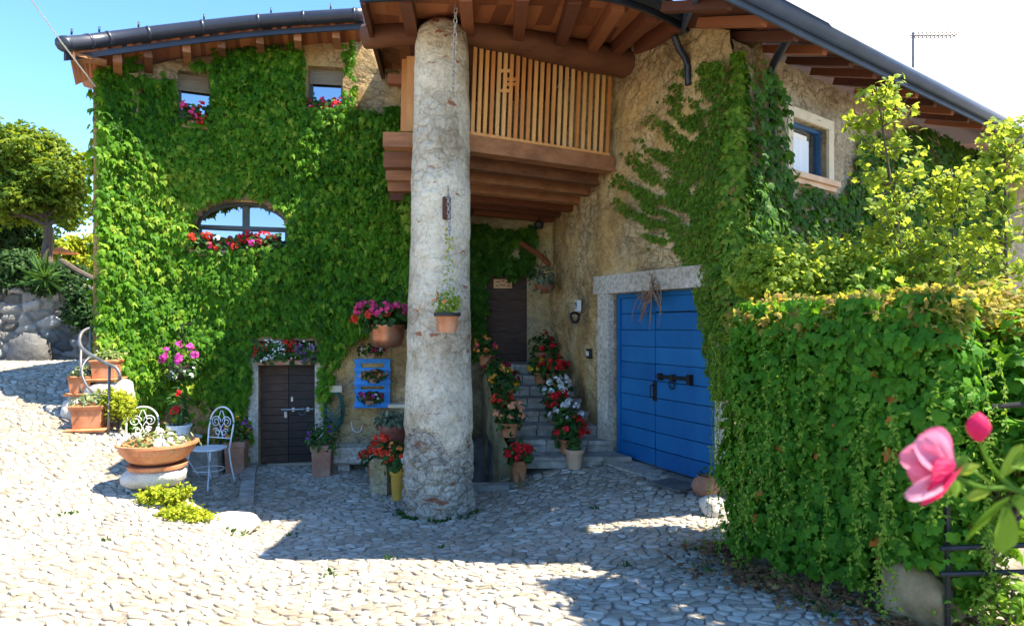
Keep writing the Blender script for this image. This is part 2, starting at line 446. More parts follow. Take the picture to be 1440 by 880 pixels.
for nm, c in dict(red=(0.62, 0.015, 0.02), darkred=(0.26, 0.01, 0.03), pink=(0.72, 0.06, 0.20), magenta=(0.60, 0.05, 0.34), white=(0.78, 0.78, 0.74), yellow=(0.75, 0.46, 0.03),
                  orange=(0.74, 0.25, 0.06), salmon=(0.76, 0.33, 0.17), purple=(0.25, 0.05, 0.36), scarlet=(0.72, 0.05, 0.02), gold=(0.76, 0.34, 0.02)).items():
    MT[nm] = petal_mat(nm + '_petal', c)
MT['rose'] = leaf_mat('rose_petal', [(0, (0.62, 0.04, 0.15)), (0.5, (0.74, 0.20, 0.34)), (1, (0.80, 0.48, 0.58))], 0.55, (0.8, 0.16, 0.32), 0.75)
MT['rose_dark'] = leaf_mat('deep_rose_petal', [(0, (0.62, 0.02, 0.11)), (1, (0.70, 0.04, 0.16))], 0.4, (0.75, 0.03, 0.12), 0.6)


stain('rose', 230, (0.78, 0.42, 0.55), (0.36, 0.6), 0.7, (1, 1, 0.4))
stain('rose_dark', 260, (0.7, 0.5, 0.5), (0.36, 0.6), 0.7)


# ------------------------------------------------------------------ helpers: objects
def wloc(o):
    v = Vector((0, 0, 0))
    while o is not None:
        v = v + o.location
        o = o.parent
    return v


def link_mesh(name, verts, faces, mat, parent=None, smooth=False, rnd=None):
    verts = np.asarray(verts, float).reshape(-1, 3)
    if parent is not None:
        loc = np.zeros(3)
        off = np.array(wloc(parent))
    else:
        off = np.array([(verts[:, 0].min() + verts[:, 0].max()) / 2, (verts[:, 1].min() + verts[:, 1].max()) / 2, verts[:, 2].min()])
        loc = off
    me = bpy.data.meshes.new(name)
    me.from_pydata((verts - off).tolist(), [], faces if isinstance(faces, list) else faces.tolist())
    mats = mat if isinstance(mat, (list, tuple)) else [mat]
    for q in mats:
        me.materials.append(MT[q] if isinstance(q, str) else q)
    if rnd is not None:
        a = me.attributes.new('rnd', 'FLOAT', 'POINT')
        a.data.foreach_set('value', np.asarray(rnd, dtype=np.float32))
    if smooth:
        me.polygons.foreach_set('use_smooth', [True] * len(me.polygons))
    me.update()
    o = bpy.data.objects.new(name, me)
    COL.objects.link(o)
    o.location = loc
    if parent is not None:
        o.parent = parent
    return o


def tag(o, label=None, cat=None, group=None, kind=None):
    if label:
        o['label'] = label
    if cat:
        o['category'] = cat
    if group:
        o['group'] = group
    if kind:
        o['kind'] = kind
    return o


def thing(name, label, cat, loc, group=None):
    o = bpy.data.objects.new(name, None)
    o.empty_display_size = 0.1
    COL.objects.link(o)
    o.location = loc
    return tag(o, label, cat, group)


class MB:
    """Collects shapes (world coordinates); build() links them as one mesh."""

    def __init__(self):
        self.v, self.f, self.r = [], [], []

    def add(self, vs_, fs, r=None):
        o = len(self.v)
        self.v += [tuple(q) for q in vs_]
        self.f += [tuple(i + o for i in f) for f in fs]
        self.r += [random.random() if r is None else r] * len(vs_)
        return self

    def hexa(self, c8, r=None):
        return self.add(c8, [(0, 3, 2, 1), (4, 5, 6, 7), (0, 1, 5, 4), (1, 2, 6, 5), (2, 3, 7, 6), (3, 0, 4, 7)], r)

    def box(self, c, size, rz=0.0, taper=1.0, bev=0.0):
        c = Vector(c)
        hx, hy, hz = size[0] / 2, size[1] / 2, size[2] / 2
        rot = Matrix.Rotation(rz, 3, 'Z')
        lay = []
        b_ = min(bev, hx * 0.9, hy * 0.9, hz * 0.9)
        levels = [(-hz, b_), (-hz + b_, 0), (hz - b_, 0), (hz, b_)] if b_ > 0 else [(-hz, 0), (hz, 0)]
        vs_, fs = [], []
        for z, ins in levels:
            k = 1.0 if z < 0 else taper
            for sx, sy in ((-1, -1), (1, -1), (1, 1), (-1, 1)):
                vs_.append(c + rot @ Vector((sx * (hx * k - ins), sy * (hy * k - ins), z)))
        for i in range(len(levels) - 1):
            for k in range(4):
                a, b2 = i * 4 + k, i * 4 + (k + 1) % 4
                fs.append((a, b2, b2 + 4, a + 4))
        fs.append((3, 2, 1, 0))
        t = (len(levels) - 1) * 4
        fs.append((t, t + 1, t + 2, t + 3))
        return self.add(vs_, fs)

    def bar(self, p, q, w_, h_, up=(0, 0, 1)):
        p, q = Vector(p), Vector(q)
        d = (q - p).normalized()
        s = d.cross(Vector(up))
        if s.length < 1e-4:
            s = d.cross(Vector((0, 1, 0)))
        s.normalize()
        u = s.cross(d).normalized()
        c8 = []
        for e in (p, q):
            for a, b2 in ((-1, -1), (1, -1), (1, 1), (-1, 1)):
                c8.append(e + s * (a * w_ / 2) + u * (b2 * h_ / 2))
        return self.hexa(c8)

    def tube(self, pts, r=0.01, seg=6, r2=None):
        pts = [Vector(p) for p in pts]
        nn = len(pts)
        vs_, fs = [], []
        up = Vector((0, 0, 1))
        for i, p in enumerate(pts):
            d = (pts[min(i + 1, nn - 1)] - pts[max(i - 1, 0)])
            d = d.normalized() if d.length > 1e-9 else Vector((0, 0, 1))
            s = d.cross(up)
            if s.length < 0.15:
                s = d.cross(Vector((0.3, 1, 0)))
            s.normalize()
            u = s.cross(d)
            rr = r[i] if isinstance(r, (list, tuple)) else (r if r2 is None else r + (r2 - r) * i / max(nn - 1, 1))
            for k in range(seg):
                a = 2 * math.pi * k / seg
                vs_.append(p + s * (rr * math.cos(a)) + u * (rr * math.sin(a)))
        for i in range(nn - 1):
            for k in range(seg):
                a, b2 = i * seg + k, i * seg + (k + 1) % seg
                fs.append((a, b2, b2 + seg, a + seg))
        fs.append(tuple(reversed(range(seg))))
        fs.append(tuple(range((nn - 1) * seg, nn * seg)))
        return self.add(vs_, fs)

    def lathe(self, c, prof, seg=24, cap=True, wob=0.0):
        """prof: (radius, height) pairs from bottom to top."""
        c = Vector(c)
        vs_, fs = [], []
        for r, z in prof:
            for k in range(seg):
                a = 2 * math.pi * k / seg
                q = r * (1 + wob * math.sin(3 * a + z * 7))
                vs_.append(c + Vector((q * math.cos(a), q * math.sin(a), z)))
        for i in range(len(prof) - 1):
            for k in range(seg):
                a, b2 = i * seg + k, i * seg + (k + 1) % seg
                fs.append((a, b2, b2 + seg, a + seg))
        if cap:
            fs.append(tuple(reversed(range(seg))))
            fs.append(tuple(range((len(prof) - 1) * seg, len(prof) * seg)))
        return self.add(vs_, fs)

    def build(self, name, mat, parent=None, smooth=False):
        return link_mesh(name, self.v, self.f, mat, parent, smooth, self.r)


def smooth_path(pts, k=6):
    pts = [Vector(p) for p in pts]
    out = []
    for i in range(len(pts) - 1):
        p0, p1, p2, p3 = pts[max(i - 1, 0)], pts[i], pts[i + 1], pts[min(i + 2, len(pts) - 1)]
        for j in range(k):
            t = j / k
            out.append(0.5 * ((2 * p1) + (p2 - p0) * t + (2 * p0 - 5 * p1 + 4 * p2 - p3) * t * t + (3 * p1 - p0 - 3 * p2 + p3) * t ** 3))
    out.append(pts[-1])
    return out


def fan(outline, mid):
    k = len(outline)
    return np.array(list(outline) + [mid], float), np.array([(i, (i + 1) % k, k) for i in range(k)])


SH = {
    'ivy': fan([(0, 0, 0), (0.30, -0.10, -0.05), (0.56, 0.10, -0.13), (0.46, 0.34, -0.07), (0.50, 0.62, -0.14), (0.24, 0.66, -0.05), (0, 1.05, -0.16),
                (-0.24, 0.66, -0.05), (-0.50, 0.62, -0.14), (-0.46, 0.34, -0.07), (-0.56, 0.10, -0.13), (-0.30, -0.10, -0.05)], (0, 0.34, 0.05)),
    'lobed': fan([(0, 0, 0), (0.42, 0.12, -0.12), (0.54, 0.56, -0.14), (0.20, 0.55, -0.02), (0, 1.0, -0.2), (-0.20, 0.55, -0.02), (-0.54, 0.56, -0.14), (-0.42, 0.12, -0.12)], (0, 0.38, 0.06)),
    'creeper': fan([(0, 0, 0), (0.22, -0.04, -0.05), (0.50, 0.22, -0.16), (0.30, 0.30, -0.06), (0.36, 0.62, -0.16), (0.15, 0.55, -0.04), (0, 1.12, -0.22), (-0.15, 0.55, -0.04), (-0.36, 0.62, -0.16), (-0.30, 0.30, -0.06), (-0.50, 0.22, -0.16), (-0.22, -0.04, -0.05)], (0, 0.28, 0.06)),
    'oval': fan([(0, 0, 0), (0.22, 0.25, -0.05), (0.24, 0.6, -0.08), (0, 1, -0.12), (-0.24, 0.6, -0.08), (-0.22, 0.25, -0.05)], (0, 0.45, 0.04)),
    'round': fan([(0, 0, 0), (0.4, 0.1, 0.0), (0.5, 0.5, 0.06), (0.28, 0.88, 0), (-0.28, 0.88, 0), (-0.5, 0.5, 0.06), (-0.4, 0.1, 0)], (0, 0.42, -0.06)),
    'blade': fan([(0.03, 0, 0), (0.05, 0.5, 0.04), (0, 1, -0.1), (-0.05, 0.5, 0.04), (-0.03, 0, 0)], (0, 0.45, 0.02)),
}
fo = []
for k in range(10):
    a = 2 * math.pi * k / 10
    rr = 0.5 if k % 2 == 0 else 0.36
    fo.append((rr * math.cos(a), rr * math.sin(a), 0.07 if k % 2 == 0 else 0.0))
SH['bloom'] = fan(fo, (0, 0, -0.08))


def unit(a):
    return a / np.maximum(np.linalg.norm(a, axis=1, keepdims=True), 1e-9)


def leaves(name, pos, nrm, tip, size, shape, mat, parent=None, rnd=None):
    sv, sf = SH[shape]
    pos = np.asarray(pos, float)
    n_ = len(pos)
    w_ = unit(np.asarray(nrm, float))
    t = np.asarray(tip, float)
    t = unit(t - (t * w_).sum(1, keepdims=True) * w_)
    u = np.cross(t, w_)
    size = np.broadcast_to(size, (n_,))
    V = pos[:, None, :] + size[:, None, None] * (sv[None, :, 0:1] * u[:, None] + sv[None, :, 1:2] * t[:, None] + sv[None, :, 2:3] * w_[:, None])
    k = len(sv)
    Fc = (sf[None] + (np.arange(n_) * k)[:, None, None]).reshape(-1, 3)
    if rnd is None:
        rnd = RNG.uniform(0, 1, n_)
    return link_mesh(name, V.reshape(-1, 3), Fc, mat, parent, False, np.repeat(rnd, k))


def ball(n_, c, rad, fill=0.5):
    """n points spread through an ellipsoid, denser at its skin; with outward directions."""
    d = unit(RNG.normal(size=(n_, 3)))
    r = RNG.uniform(fill, 1.0, n_) ** 0.6
    return np.array(c) + d * r[:, None] * np.array(rad), d


def puff(name, c, rad, n_, size, shape, mat, parent, fill=0.4, up=0.5, droop=-0.3, rough=0.35):
    p, d = ball(n_, c, rad, fill)
    p += RNG.normal(size=p.shape) * np.array(rad) * 0.12
    nr = d + np.array([0, 0, up]) + RNG.normal(size=p.shape) * rough
    tp = d + np.array([0, 0, droop]) + RNG.normal(size=p.shape) * 0.5
    return leaves(name, p, nr, tp, size * RNG.uniform(0.6, 1.25, n_), shape, mat, parent)


def blooms(name, c, rad, heads, per, size, mat, parent, head_r=0.04, front=True):
    """Flower heads on the outside of an ellipsoid; each head is a bunch of small blooms."""
    d = unit(RNG.normal(size=(heads, 3)))
    if front:
        d[:, 1] = -np.abs(d[:, 1]) * 0.9
    d[:, 2] = np.abs(d[:, 2]) * 0.9 - 0.15
    d = unit(d)
    hc = np.array(c) + d * np.array(rad) * RNG.uniform(0.85, 1.15, (heads, 1))
    e = unit(RNG.normal(size=(heads, per, 3)).reshape(-1, 3)).reshape(heads, per, 3)
    p = hc[:, None] + e * head_r * (RNG.uniform(0.5, 1, (heads, per, 1)))
    nr = e + d[:, None] * 0.9 + np.array([0, -0.3, 0.1])
    p, nr = p.reshape(-1, 3), nr.reshape(-1, 3)
    return leaves(name, p, nr, RNG.normal(size=p.shape), size * RNG.uniform(0.75, 1.2, len(p)), 'bloom', mat, parent)


# ------------------------------------------------------------------ walls over a plan line
class Wall:
    def __init__(self, pts, smooth=True):
        if smooth:
            path = smooth_path([(x, y, 0) for x, y in pts], 10)
        else:
            path = []
            for a, b_ in zip(pts[:-1], pts[1:]):
                for k in range(12):
                    t = k / 12
                    path.append(Vector((a[0] + (b_[0] - a[0]) * t, a[1] + (b_[1] - a[1]) * t, 0)))
            path.append(Vector((*pts[-1], 0)))
        q = np.array([(p.x, p.y) for p in path])
        self.x, self.y = q[:, 0], q[:, 1]
        self.s = np.concatenate([[0], np.cumsum(np.hypot(np.diff(self.x), np.diff(self.y)))])
        tx, ty = np.gradient(self.x, self.s), np.gradient(self.y, self.s)
        nx, ny = ty, -tx
        sg = np.sign(np.sum(-(nx * self.x + ny * self.y)[:len(nx) // 2]))
        self.nx, self.ny = nx * sg, ny * sg
        self.len = self.s[-1]
        self.px = CX + F * self.x / self.y

    def xyn(self, s):
        return (np.interp(s, self.s, self.x), np.interp(s, self.s, self.y), np.interp(s, self.s, self.nx), np.interp(s, self.s, self.ny))

    def s_px(self, px):
        o = np.argsort(self.px)
        return float(np.interp(px, self.px[o], self.s[o]))

    def at(self, s, z, off=0.0):
        x, y, nx, ny = self.xyn(s)
        return Vector((x + nx * off, y + ny * off, z))

    def z(self, px, py):
        return float(E + (HY - py) / F * self.xyn(self.s_px(px))[1])

    def pt(self, px, py, off=0.0):
        s = self.s_px(px)
        return self.at(s, self.z(px, py), off)

    def slab(self, mb, s0, s1, z0, z1, o0, o1, n_=1, r=None):
        for k in range(n_):
            a, b_ = s0 + (s1 - s0) * k / n_, s0 + (s1 - s0) * (k + 1) / n_
            mb.hexa([self.at(a, z0, o0), self.at(b_, z0, o0), self.at(b_, z0, o1), self.at(a, z0, o1),
                     self.at(a, z1, o0), self.at(b_, z1, o0), self.at(b_, z1, o1), self.at(a, z1, o1)], r)

    def build(self, name, zb, ztop, mat, parent, holes=(), step=0.07, disp=0.03, depth=0.28, seed=0, hole_fn=None, thick=(0.45, 0.45)):
        ss = set(np.linspace(0, self.len, int(self.len / step) + 2).round(4))
        zmax = max(ztop(s) for s in ss)
        zz = set(np.linspace(zb, zmax, int((zmax - zb) / step) + 2).round(4))
        for s0, s1, z0, z1 in holes:
            ss |= {round(s0, 4), round(s1, 4)}
            zz |= {round(z0, 4), round(z1, 4)}
        ss, zz = np.array(sorted(ss)), np.array(sorted(zz))
        SSg, ZZg = np.meshgrid(ss, zz, indexing='ij')
        tops = np.array([ztop(s) for s in ss])
        Zc = np.minimum(ZZg, tops[:, None])
        x, y, nx, ny = self.xyn(SSg.ravel())
        p3 = np.stack([x, y, Zc.ravel()], 1)
        f1, f2, cid = voro(SSg.ravel() * 3.6 + fbm(p3, 1.1, 3) * 0.5, Zc.ravel() * 5.5 + fbm(p3, 1.1, 8) * 0.5, seed)
        dsp = disp * (0.6 * fbm(p3, 1.4, seed) + 0.35 * fbm(p3, 6, seed + 1)) + disp * 0.9 * np.clip((f2 - f1) * 2, 0, 0.6) * (fbm(p3, 0.9, seed + 4) > 0)
        for s0, s1, z0, z1 in holes:
            near = (SSg.ravel() > s0 - 0.02) & (SSg.ravel() < s1 + 0.02) & (Zc.ravel() > z0 - 0.02) & (Zc.ravel() < z1 + 0.02)
            dsp[near] = 0
        p3[:, 0] += nx * dsp
        p3[:, 1] += ny * dsp
        ns, nz = len(ss), len(zz)
        fs = []
        for i in range(ns - 1):
            sm = (ss[i] + ss[i + 1]) / 2
            for j in range(nz - 1):
                zm = (zz[j] + zz[j + 1]) / 2
                if zz[j] >= max(tops[i], tops[i + 1]):
                    continue
                if any(s0 < sm < s1 and z0 < zm < z1 for s0, s1, z0, z1 in holes):
                    continue
                if hole_fn and hole_fn(sm, zm):
                    continue
                a = i * nz + j
                fs.append((a, a + nz, a + nz + 1, a + 1))
        vs_ = p3.tolist()
        for s0, s1, z0, z1 in holes:                       # reveals
            o = len(vs_)
            for off in (0.0, -depth):
                for s, z in ((s0, z0), (s1, z0), (s1, z1), (s0, z1)):
                    vs_.append(list(self.at(s, z, off)))
            for k in range(4):
                k2 = (k + 1) % 4
                fs.append((o + k, o + k2, o + 4 + k2, o + 4 + k))
        # back face, so the wall has thickness
        if thick:
            o = len(vs_)
            sb = np.linspace(0, self.len, 24)
            for s in sb:
                th = thick[0] + (thick[1] - thick[0]) * max(0.0, s / self.len * 4 - 3)
                vs_.append(list(self.at(s, zb, -th)))
                vs_.append(list(self.at(s, ztop(s), -th)))
            for k in range(23):
                a = o + 2 * k
                fs.append((a, a + 1, a + 3, a + 2))
        return link_mesh(name, vs_, fs, mat, parent, True)


WL = Wall([(-1.25, 9.80), (-2.3, 9.68), (-3.41, 9.5), (-4.42, 9.25), (-5.05, 8.9), (-5.49, 8.40)])
WA = Wall([(0.72, 11.5), (1.17, 9.2), (1.414, 8.6), (2.338, 6.79)])
WB = Wall([(2.338, 6.79), (4.51, 8.46), (6.9, 10.3), (12.5, 14.6)], False)
WR = Wall([(-1.1, 11.5), (0.74, 11.5)], False)        # back wall of the recess above the stairs

# ------------------------------------------------------------------ ground
CT = np.array([(-3.3, 9.5, -2.11), (-3.9, 8.4, -2.05), (-0.85, 7.3, -2.19), (-2.0, 8, -2.13), (-2.0, 6.2, -2.03), (0.4, 5.2, -1.95), (1.3, 8.5, -1.80), (2.0, 7.3, -1.78),
               (0.65, 8.3, -1.80), (0.2, 7.6, -2.05), (-0.3, 7.9, -2.18), (-0.6, 6.4, -2.1), (1.56, 4.9, -1.85), (2.3, 3.4, -1.62), (0, 3.4, -1.6), (0, 1.5, -1.5), (0, 0, -1.5), (1.5, 6.3, -1.86),
               (-2, 5, -1.9), (-2.8, 3.4, -1.6), (4, 5, -1.7), (6, 7, -1.7), (3, 1, -1.5), (-4, 0, -1.4), (-1, 4.3, -1.78), (1, 4.0, -1.7)])
RT = np.array([(-5.15, 7.8, -1.28), (-5.7, 8.3, -1.02), (-7.3, 9.3, -0.74), (-9, 11.5, -0.70), (-6.5, 10.5, -0.64), (-5.5, 6.6, -1.3), (-4.1, 7.0, -1.60), (-3.5, 6.3, -1.66), (-3.4, 5, -1.66),
               (-2.8, 3.4, -1.6), (0, 3.4, -1.6), (0, 0, -1.5), (-4, 1.5, -1.42), (-2.9, 5.9, -1.84), (-2, 5, -1.9), (-9, 6, -1.05), (-12, 12, -0.6), (-4.6, 7.3, -1.55), (-4.3, 6, -1.56), (-6.5, 5, -1.3), (-4, 3.5, -1.5)])
EDGE = np.array([(-5.35, 9.2), (-5.0, 8.35), (-4.55, 7.75), (-4.0, 7.25), (-3.3, 6.6), (-2.8, 6.1), (-2.4, 5.6), (-2.0, 5.0), (-1.5, 3.5), (-1, 0), (0, -6)])
PIT = [(-1.3, 8.45), (0.02, 8.05), (-0.2, 9.0), (-0.42, 10.95), (-1.3, 10.95)]


def interp(T, x, y, soft=0.5):
    d2 = (x[:, None] - T[None, :, 0]) ** 2 + (y[:, None] - T[None, :, 1]) ** 2
    w_ = 1 / (d2 + soft) ** 1.9
    return (w_ * T[None, :, 2]).sum(1) / w_.sum(1)


def edge_side(x, y):
    """Signed distance to the edge of the ramp: positive on the ramp."""
    best = np.full(x.shape, 1e9)
    sign = np.ones(x.shape)
    for (ax, ay), (bx, by) in zip(EDGE[:-1], EDGE[1:]):
        dx, dy = bx - ax, by - ay
        t = np.clip(((x - ax) * dx + (y - ay) * dy) / (dx * dx + dy * dy), 0, 1)
        ex, ey = x - (ax + t * dx), y - (ay + t * dy)
        d = np.hypot(ex, ey)
        cr = dx * (y - ay) - dy * (x - ax)
        nb = d < best
        sign = np.where(nb, np.where(cr < 0, 1.0, -1.0), sign)
        best = np.where(nb, d, best)
    return best * sign


def in_poly(x, y, poly):
    c = np.zeros(x.shape, bool)
    j = len(poly) - 1
    for i in range(len(poly)):
        xi, yi = poly[i]
        xj, yj = poly[j]
        hit = ((yi > y) != (yj > y)) & (x < (xj - xi) * (y - yi) / (yj - yi + 1e-12) + xi)
        c ^= hit
        j = i
    return c


def ground_z(x, y, pit=True):
    x, y = np.atleast_1d(np.asarray(x, float)), np.atleast_1d(np.asarray(y, float))
    c, r = interp(CT, x, y), interp(RT, x, y)
    t = np.clip(edge_side(x, y) / 0.30 * 0.5 + 0.5, 0, 1)
    t = t * t * (3 - 2 * t)
    z = c * (1 - t) + np.maximum(r, c) * t
    far = np.clip((np.hypot(x, y - 6) - 13) / 20, 0, 1)
    z = z * (1 - far) + (-1.6) * far
    z = z + 0.012 * fbm(np.stack([x, y, 0 * x], 1), 1.5, 5)
    if pit:
        z = np.where(in_poly(x, y, PIT), -2.85, z)
    return z + E


def gz(x, y):
    return float(ground_z(x, y, False)[0])


gx = np.concatenate([-13 - 1.0 * np.cumsum(1.55 ** np.arange(13))[::-1], np.arange(-13, 8.01, 0.09), 8 + 1.0 * np.cumsum(1.55 ** np.arange(13))])
gy = np.concatenate([-2 - 1.0 * np.cumsum(1.55 ** np.arange(13))[::-1], np.arange(-2, 14.01, 0.09), 14 + 1.0 * np.cumsum(1.55 ** np.arange(13))])
GX, GY = np.meshgrid(gx, gy, indexing='ij')
gzv = ground_z(GX.ravel(), GY.ravel())
gv = np.stack([GX.ravel(), GY.ravel(), gzv], 1)
a, b2 = np.meshgrid(np.arange(len(gx) - 1), np.arange(len(gy) - 1), indexing='ij')
i0 = (a * len(gy) + b2).ravel()
gf = np.stack([i0, i0 + len(gy), i0 + len(gy) + 1, i0 + 1], 1)
tag(link_mesh('ground', gv, gf, 'earth', None, True), kind='structure')


def make_cobbles():
    """Flat river stones set on edge to edge: one Voronoi cell, shrunk and rounded, per stone."""
    asp = 1.35
    pts = []
    y = 2.2
    while y < 12.2:
        sp = 0.058 + 0.0016 * y
        half = 0.86 * y + 0.4
        x = -half - (6 if y > 8.0 else 0)
        while x < half:
            pts.append((x + random.uniform(-0.5, 0.5) * sp * asp, y + random.uniform(-0.5, 0.5) * sp))
            x += sp * asp * random.choice((0.6, 0.8, 0.95, 1.15, 1.5, 1.8))
        y += sp
    pts = np.array(pts)
    x, y = pts[:, 0], pts[:, 1]
    keep = (x > -12) & (x < 3.0)
    keep &= ~in_poly(x, y, PIT)
    keep &= ~((y > np.interp(x, WL.x[::-1], WL.y[::-1]) - 0.02) & (x > -5.45) & (x < -1.2))       # not under the house
    keep &= ~((x > -1.2) & (y > 8.5) & (x < 0.5))
    wx = np.interp(y, WA.y[::-1], WA.x[::-1])
    keep &= ~((y > 6.79) & (x > wx - 0.05))
    keep &= ~((x > 0.1) & (y > 8.35))
    pts = pts[keep]
    sc = np.array([1 / asp, 1.0])
    res = geometry.delaunay_2d_cdt([Vector(p) for p in (pts * sc)], [], [], 0, 1e-6)
    vco = np.array([(p.x, p.y) for p in res[0]])
    tri = np.array(res[2])
    A, B, C = vco[tri[:, 0]], vco[tri[:, 1]], vco[tri[:, 2]]
    d = 2 * (A[:, 0] * (B[:, 1] - C[:, 1]) + B[:, 0] * (C[:, 1] - A[:, 1]) + C[:, 0] * (A[:, 1] - B[:, 1]))
    d = np.where(np.abs(d) < 1e-12, 1e-12, d)
    a2, b2_, c2 = (A ** 2).sum(1), (B ** 2).sum(1), (C ** 2).sum(1)
    ux = (a2 * (B[:, 1] - C[:, 1]) + b2_ * (C[:, 1] - A[:, 1]) + c2 * (A[:, 1] - B[:, 1])) / d
    uy = (a2 * (C[:, 0] - B[:, 0]) + b2_ * (A[:, 0] - C[:, 0]) + c2 * (B[:, 0] - A[:, 0])) / d
    cc = np.stack([ux, uy], 1)
    star = [[] for _ in range(len(vco))]
    for t, (i, j, k) in enumerate(tri):
        star[i].append(t)
        star[j].append(t)
        star[k].append(t)
    V, Fc, rn = [], [], []
    for i, ts in enumerate(star):
        if len(ts) < 4:
            continue
        q = cc[ts]
        c = vco[i]
        if np.max(np.hypot(*(q - c).T)) > 0.16:
            continue
        ang = np.arctan2(q[:, 1] - c[1], q[:, 0] - c[0])
        q = q[np.argsort(ang)]
        c = q.mean(0)
        # round the corners: midpoints and pulled-in corners
        mid = (q + np.roll(q, -1, 0)) / 2
        kc = random.uniform(0.80, 0.95)
        cor = q * kc + c * (1 - kc)
        ring = np.empty((2 * len(q), 2))
        ring[0::2], ring[1::2] = cor, mid
        ring = (ring - c) / sc + c / sc
        c = c / sc
        ring = (ring - c)
        h = random.uniform(0.004, 0.019)
        tilt = np.array([random.gauss(0, 0.10), random.gauss(0, 0.10)])
        base = float(0)
        k = len(ring)
        g_ = random.choice((random.uniform(0.9, 0.97), random.uniform(0.72, 0.93)))
        rv = random.betavariate(1.5, 1.7)
        o = len(V)
        for f_, hh in ((g_, -0.012), (g_ * 0.97, h * 0.55), (g_ * 0.88, h * 0.95), (g_ * 0.5, h)):
            for p in ring:
                pp = p * f_
                V.append((c[0] + pp[0], c[1] + pp[1], hh + float(pp @ tilt)))
                rn.append(rv)
        V.append((c[0], c[1], h))
        rn.append(rv)
        for l in range(3):
            for m_ in range(k):
                a_, b_ = o + l * k + m_, o + l * k + (m_ + 1) % k
                Fc.append((a_, b_, b_ + k, a_ + k))
        for m_ in range(k):
            Fc.append((o + 3 * k + m_, o + 3 * k + (m_ + 1) % k, o + 4 * k))
    V = np.array(V)
    V[:, 2] += ground_z(V[:, 0], V[:, 1], False) + 0.15 * 0.012 * fbm(V, 30, 4, 2)
    tag(link_mesh('cobblestone_paving', V, Fc, 'cobble', None, True, rn), kind='structure')


make_cobbles()


# ------------------------------------------------------------------ the ivy house (left) with its loggia
house = thing('farmhouse', 'creeper-covered two-storey farmhouse with arched window, timber balcony and round plastered column', 'house', (-3.4, 9.6, 0))


def wall_top_L(s):
    px = CX + F * np.interp(s, WL.s, WL.x) / np.interp(s, WL.s, WL.y)
    y = np.interp(s, WL.s, WL.y)
    return float(E + (HY - np.interp(px, [100, 150, 250, 340, 440, 600], [120, 106, 84, 73, 62, 52])) / F * y)


def rect_px(W, x0, x1, y0, y1):
    a_, b_ = sorted((W.s_px(x0), W.s_px(x1)))
    xm = (x0 + x1) / 2
    return [a_, b_, W.z(xm, y1), W.z(xm, y0)]


hw1 = rect_px(WL, 250, 297, 102, 160)
hw2 = rect_px(WL, 433, 482, 94, 150)
hdoor = rect_px(WL, 364, 443, 479, 656)
hdoor[2] = E - 2.16
har = rect_px(WL, 277, 403, 281, 344)
ar_c, ar_w = (har[0] + har[1]) / 2, (har[1] - har[0]) / 2
ar_spring = har[2] + (har[3] - har[2]) * 0.42
ar_rise = har[3] - ar_spring


def arch_top(s):
    t = (s - ar_c) / ar_w
    return ar_spring + ar_rise * math.sqrt(max(0.0, 1 - t * t)) if abs(t) < 1 else -9


WL.build('wall', E - 2.7, wall_top_L, 'ochre_rubble', house, [hw1, hw2, hdoor], 0.075, 0.03, 0.26, 1,
         lambda s, z: abs(s - ar_c) < ar_w and har[2] < z < arch_top(s), (0.45, 0.02))
# left end wall and return wall beside the recess
mb = MB()
p0 = WL.at(WL.len, 0)
mb.hexa([(p0.x, p0.y, E - 2.7), (p0.x - 0.02, p0.y + 6, E - 2.7), (p0.x + 0.4, p0.y + 6, E - 2.7), (p0.x + 0.4, p0.y + 0.3, E - 2.7),
         (p0.x, p0.y, E + 3.3), (p0.x - 0.02, p0.y + 6, E + 3.9), (p0.x + 0.4, p0.y + 6, E + 3.9), (p0.x + 0.4, p0.y + 0.3, E + 3.4)])
mb.hexa([(-1.25, 9.8, E - 3), (-0.88, 11.6, E - 3), (-1.3, 11.6, E - 3), (-1.7, 9.9, E - 3), (-1.25, 9.8, E + 3.9), (-0.88, 11.6, E + 3.9), (-1.3, 11.6, E + 3.9), (-1.7, 9.9, E + 3.9)])
mb.build('wall', 'ochre_rubble', house)


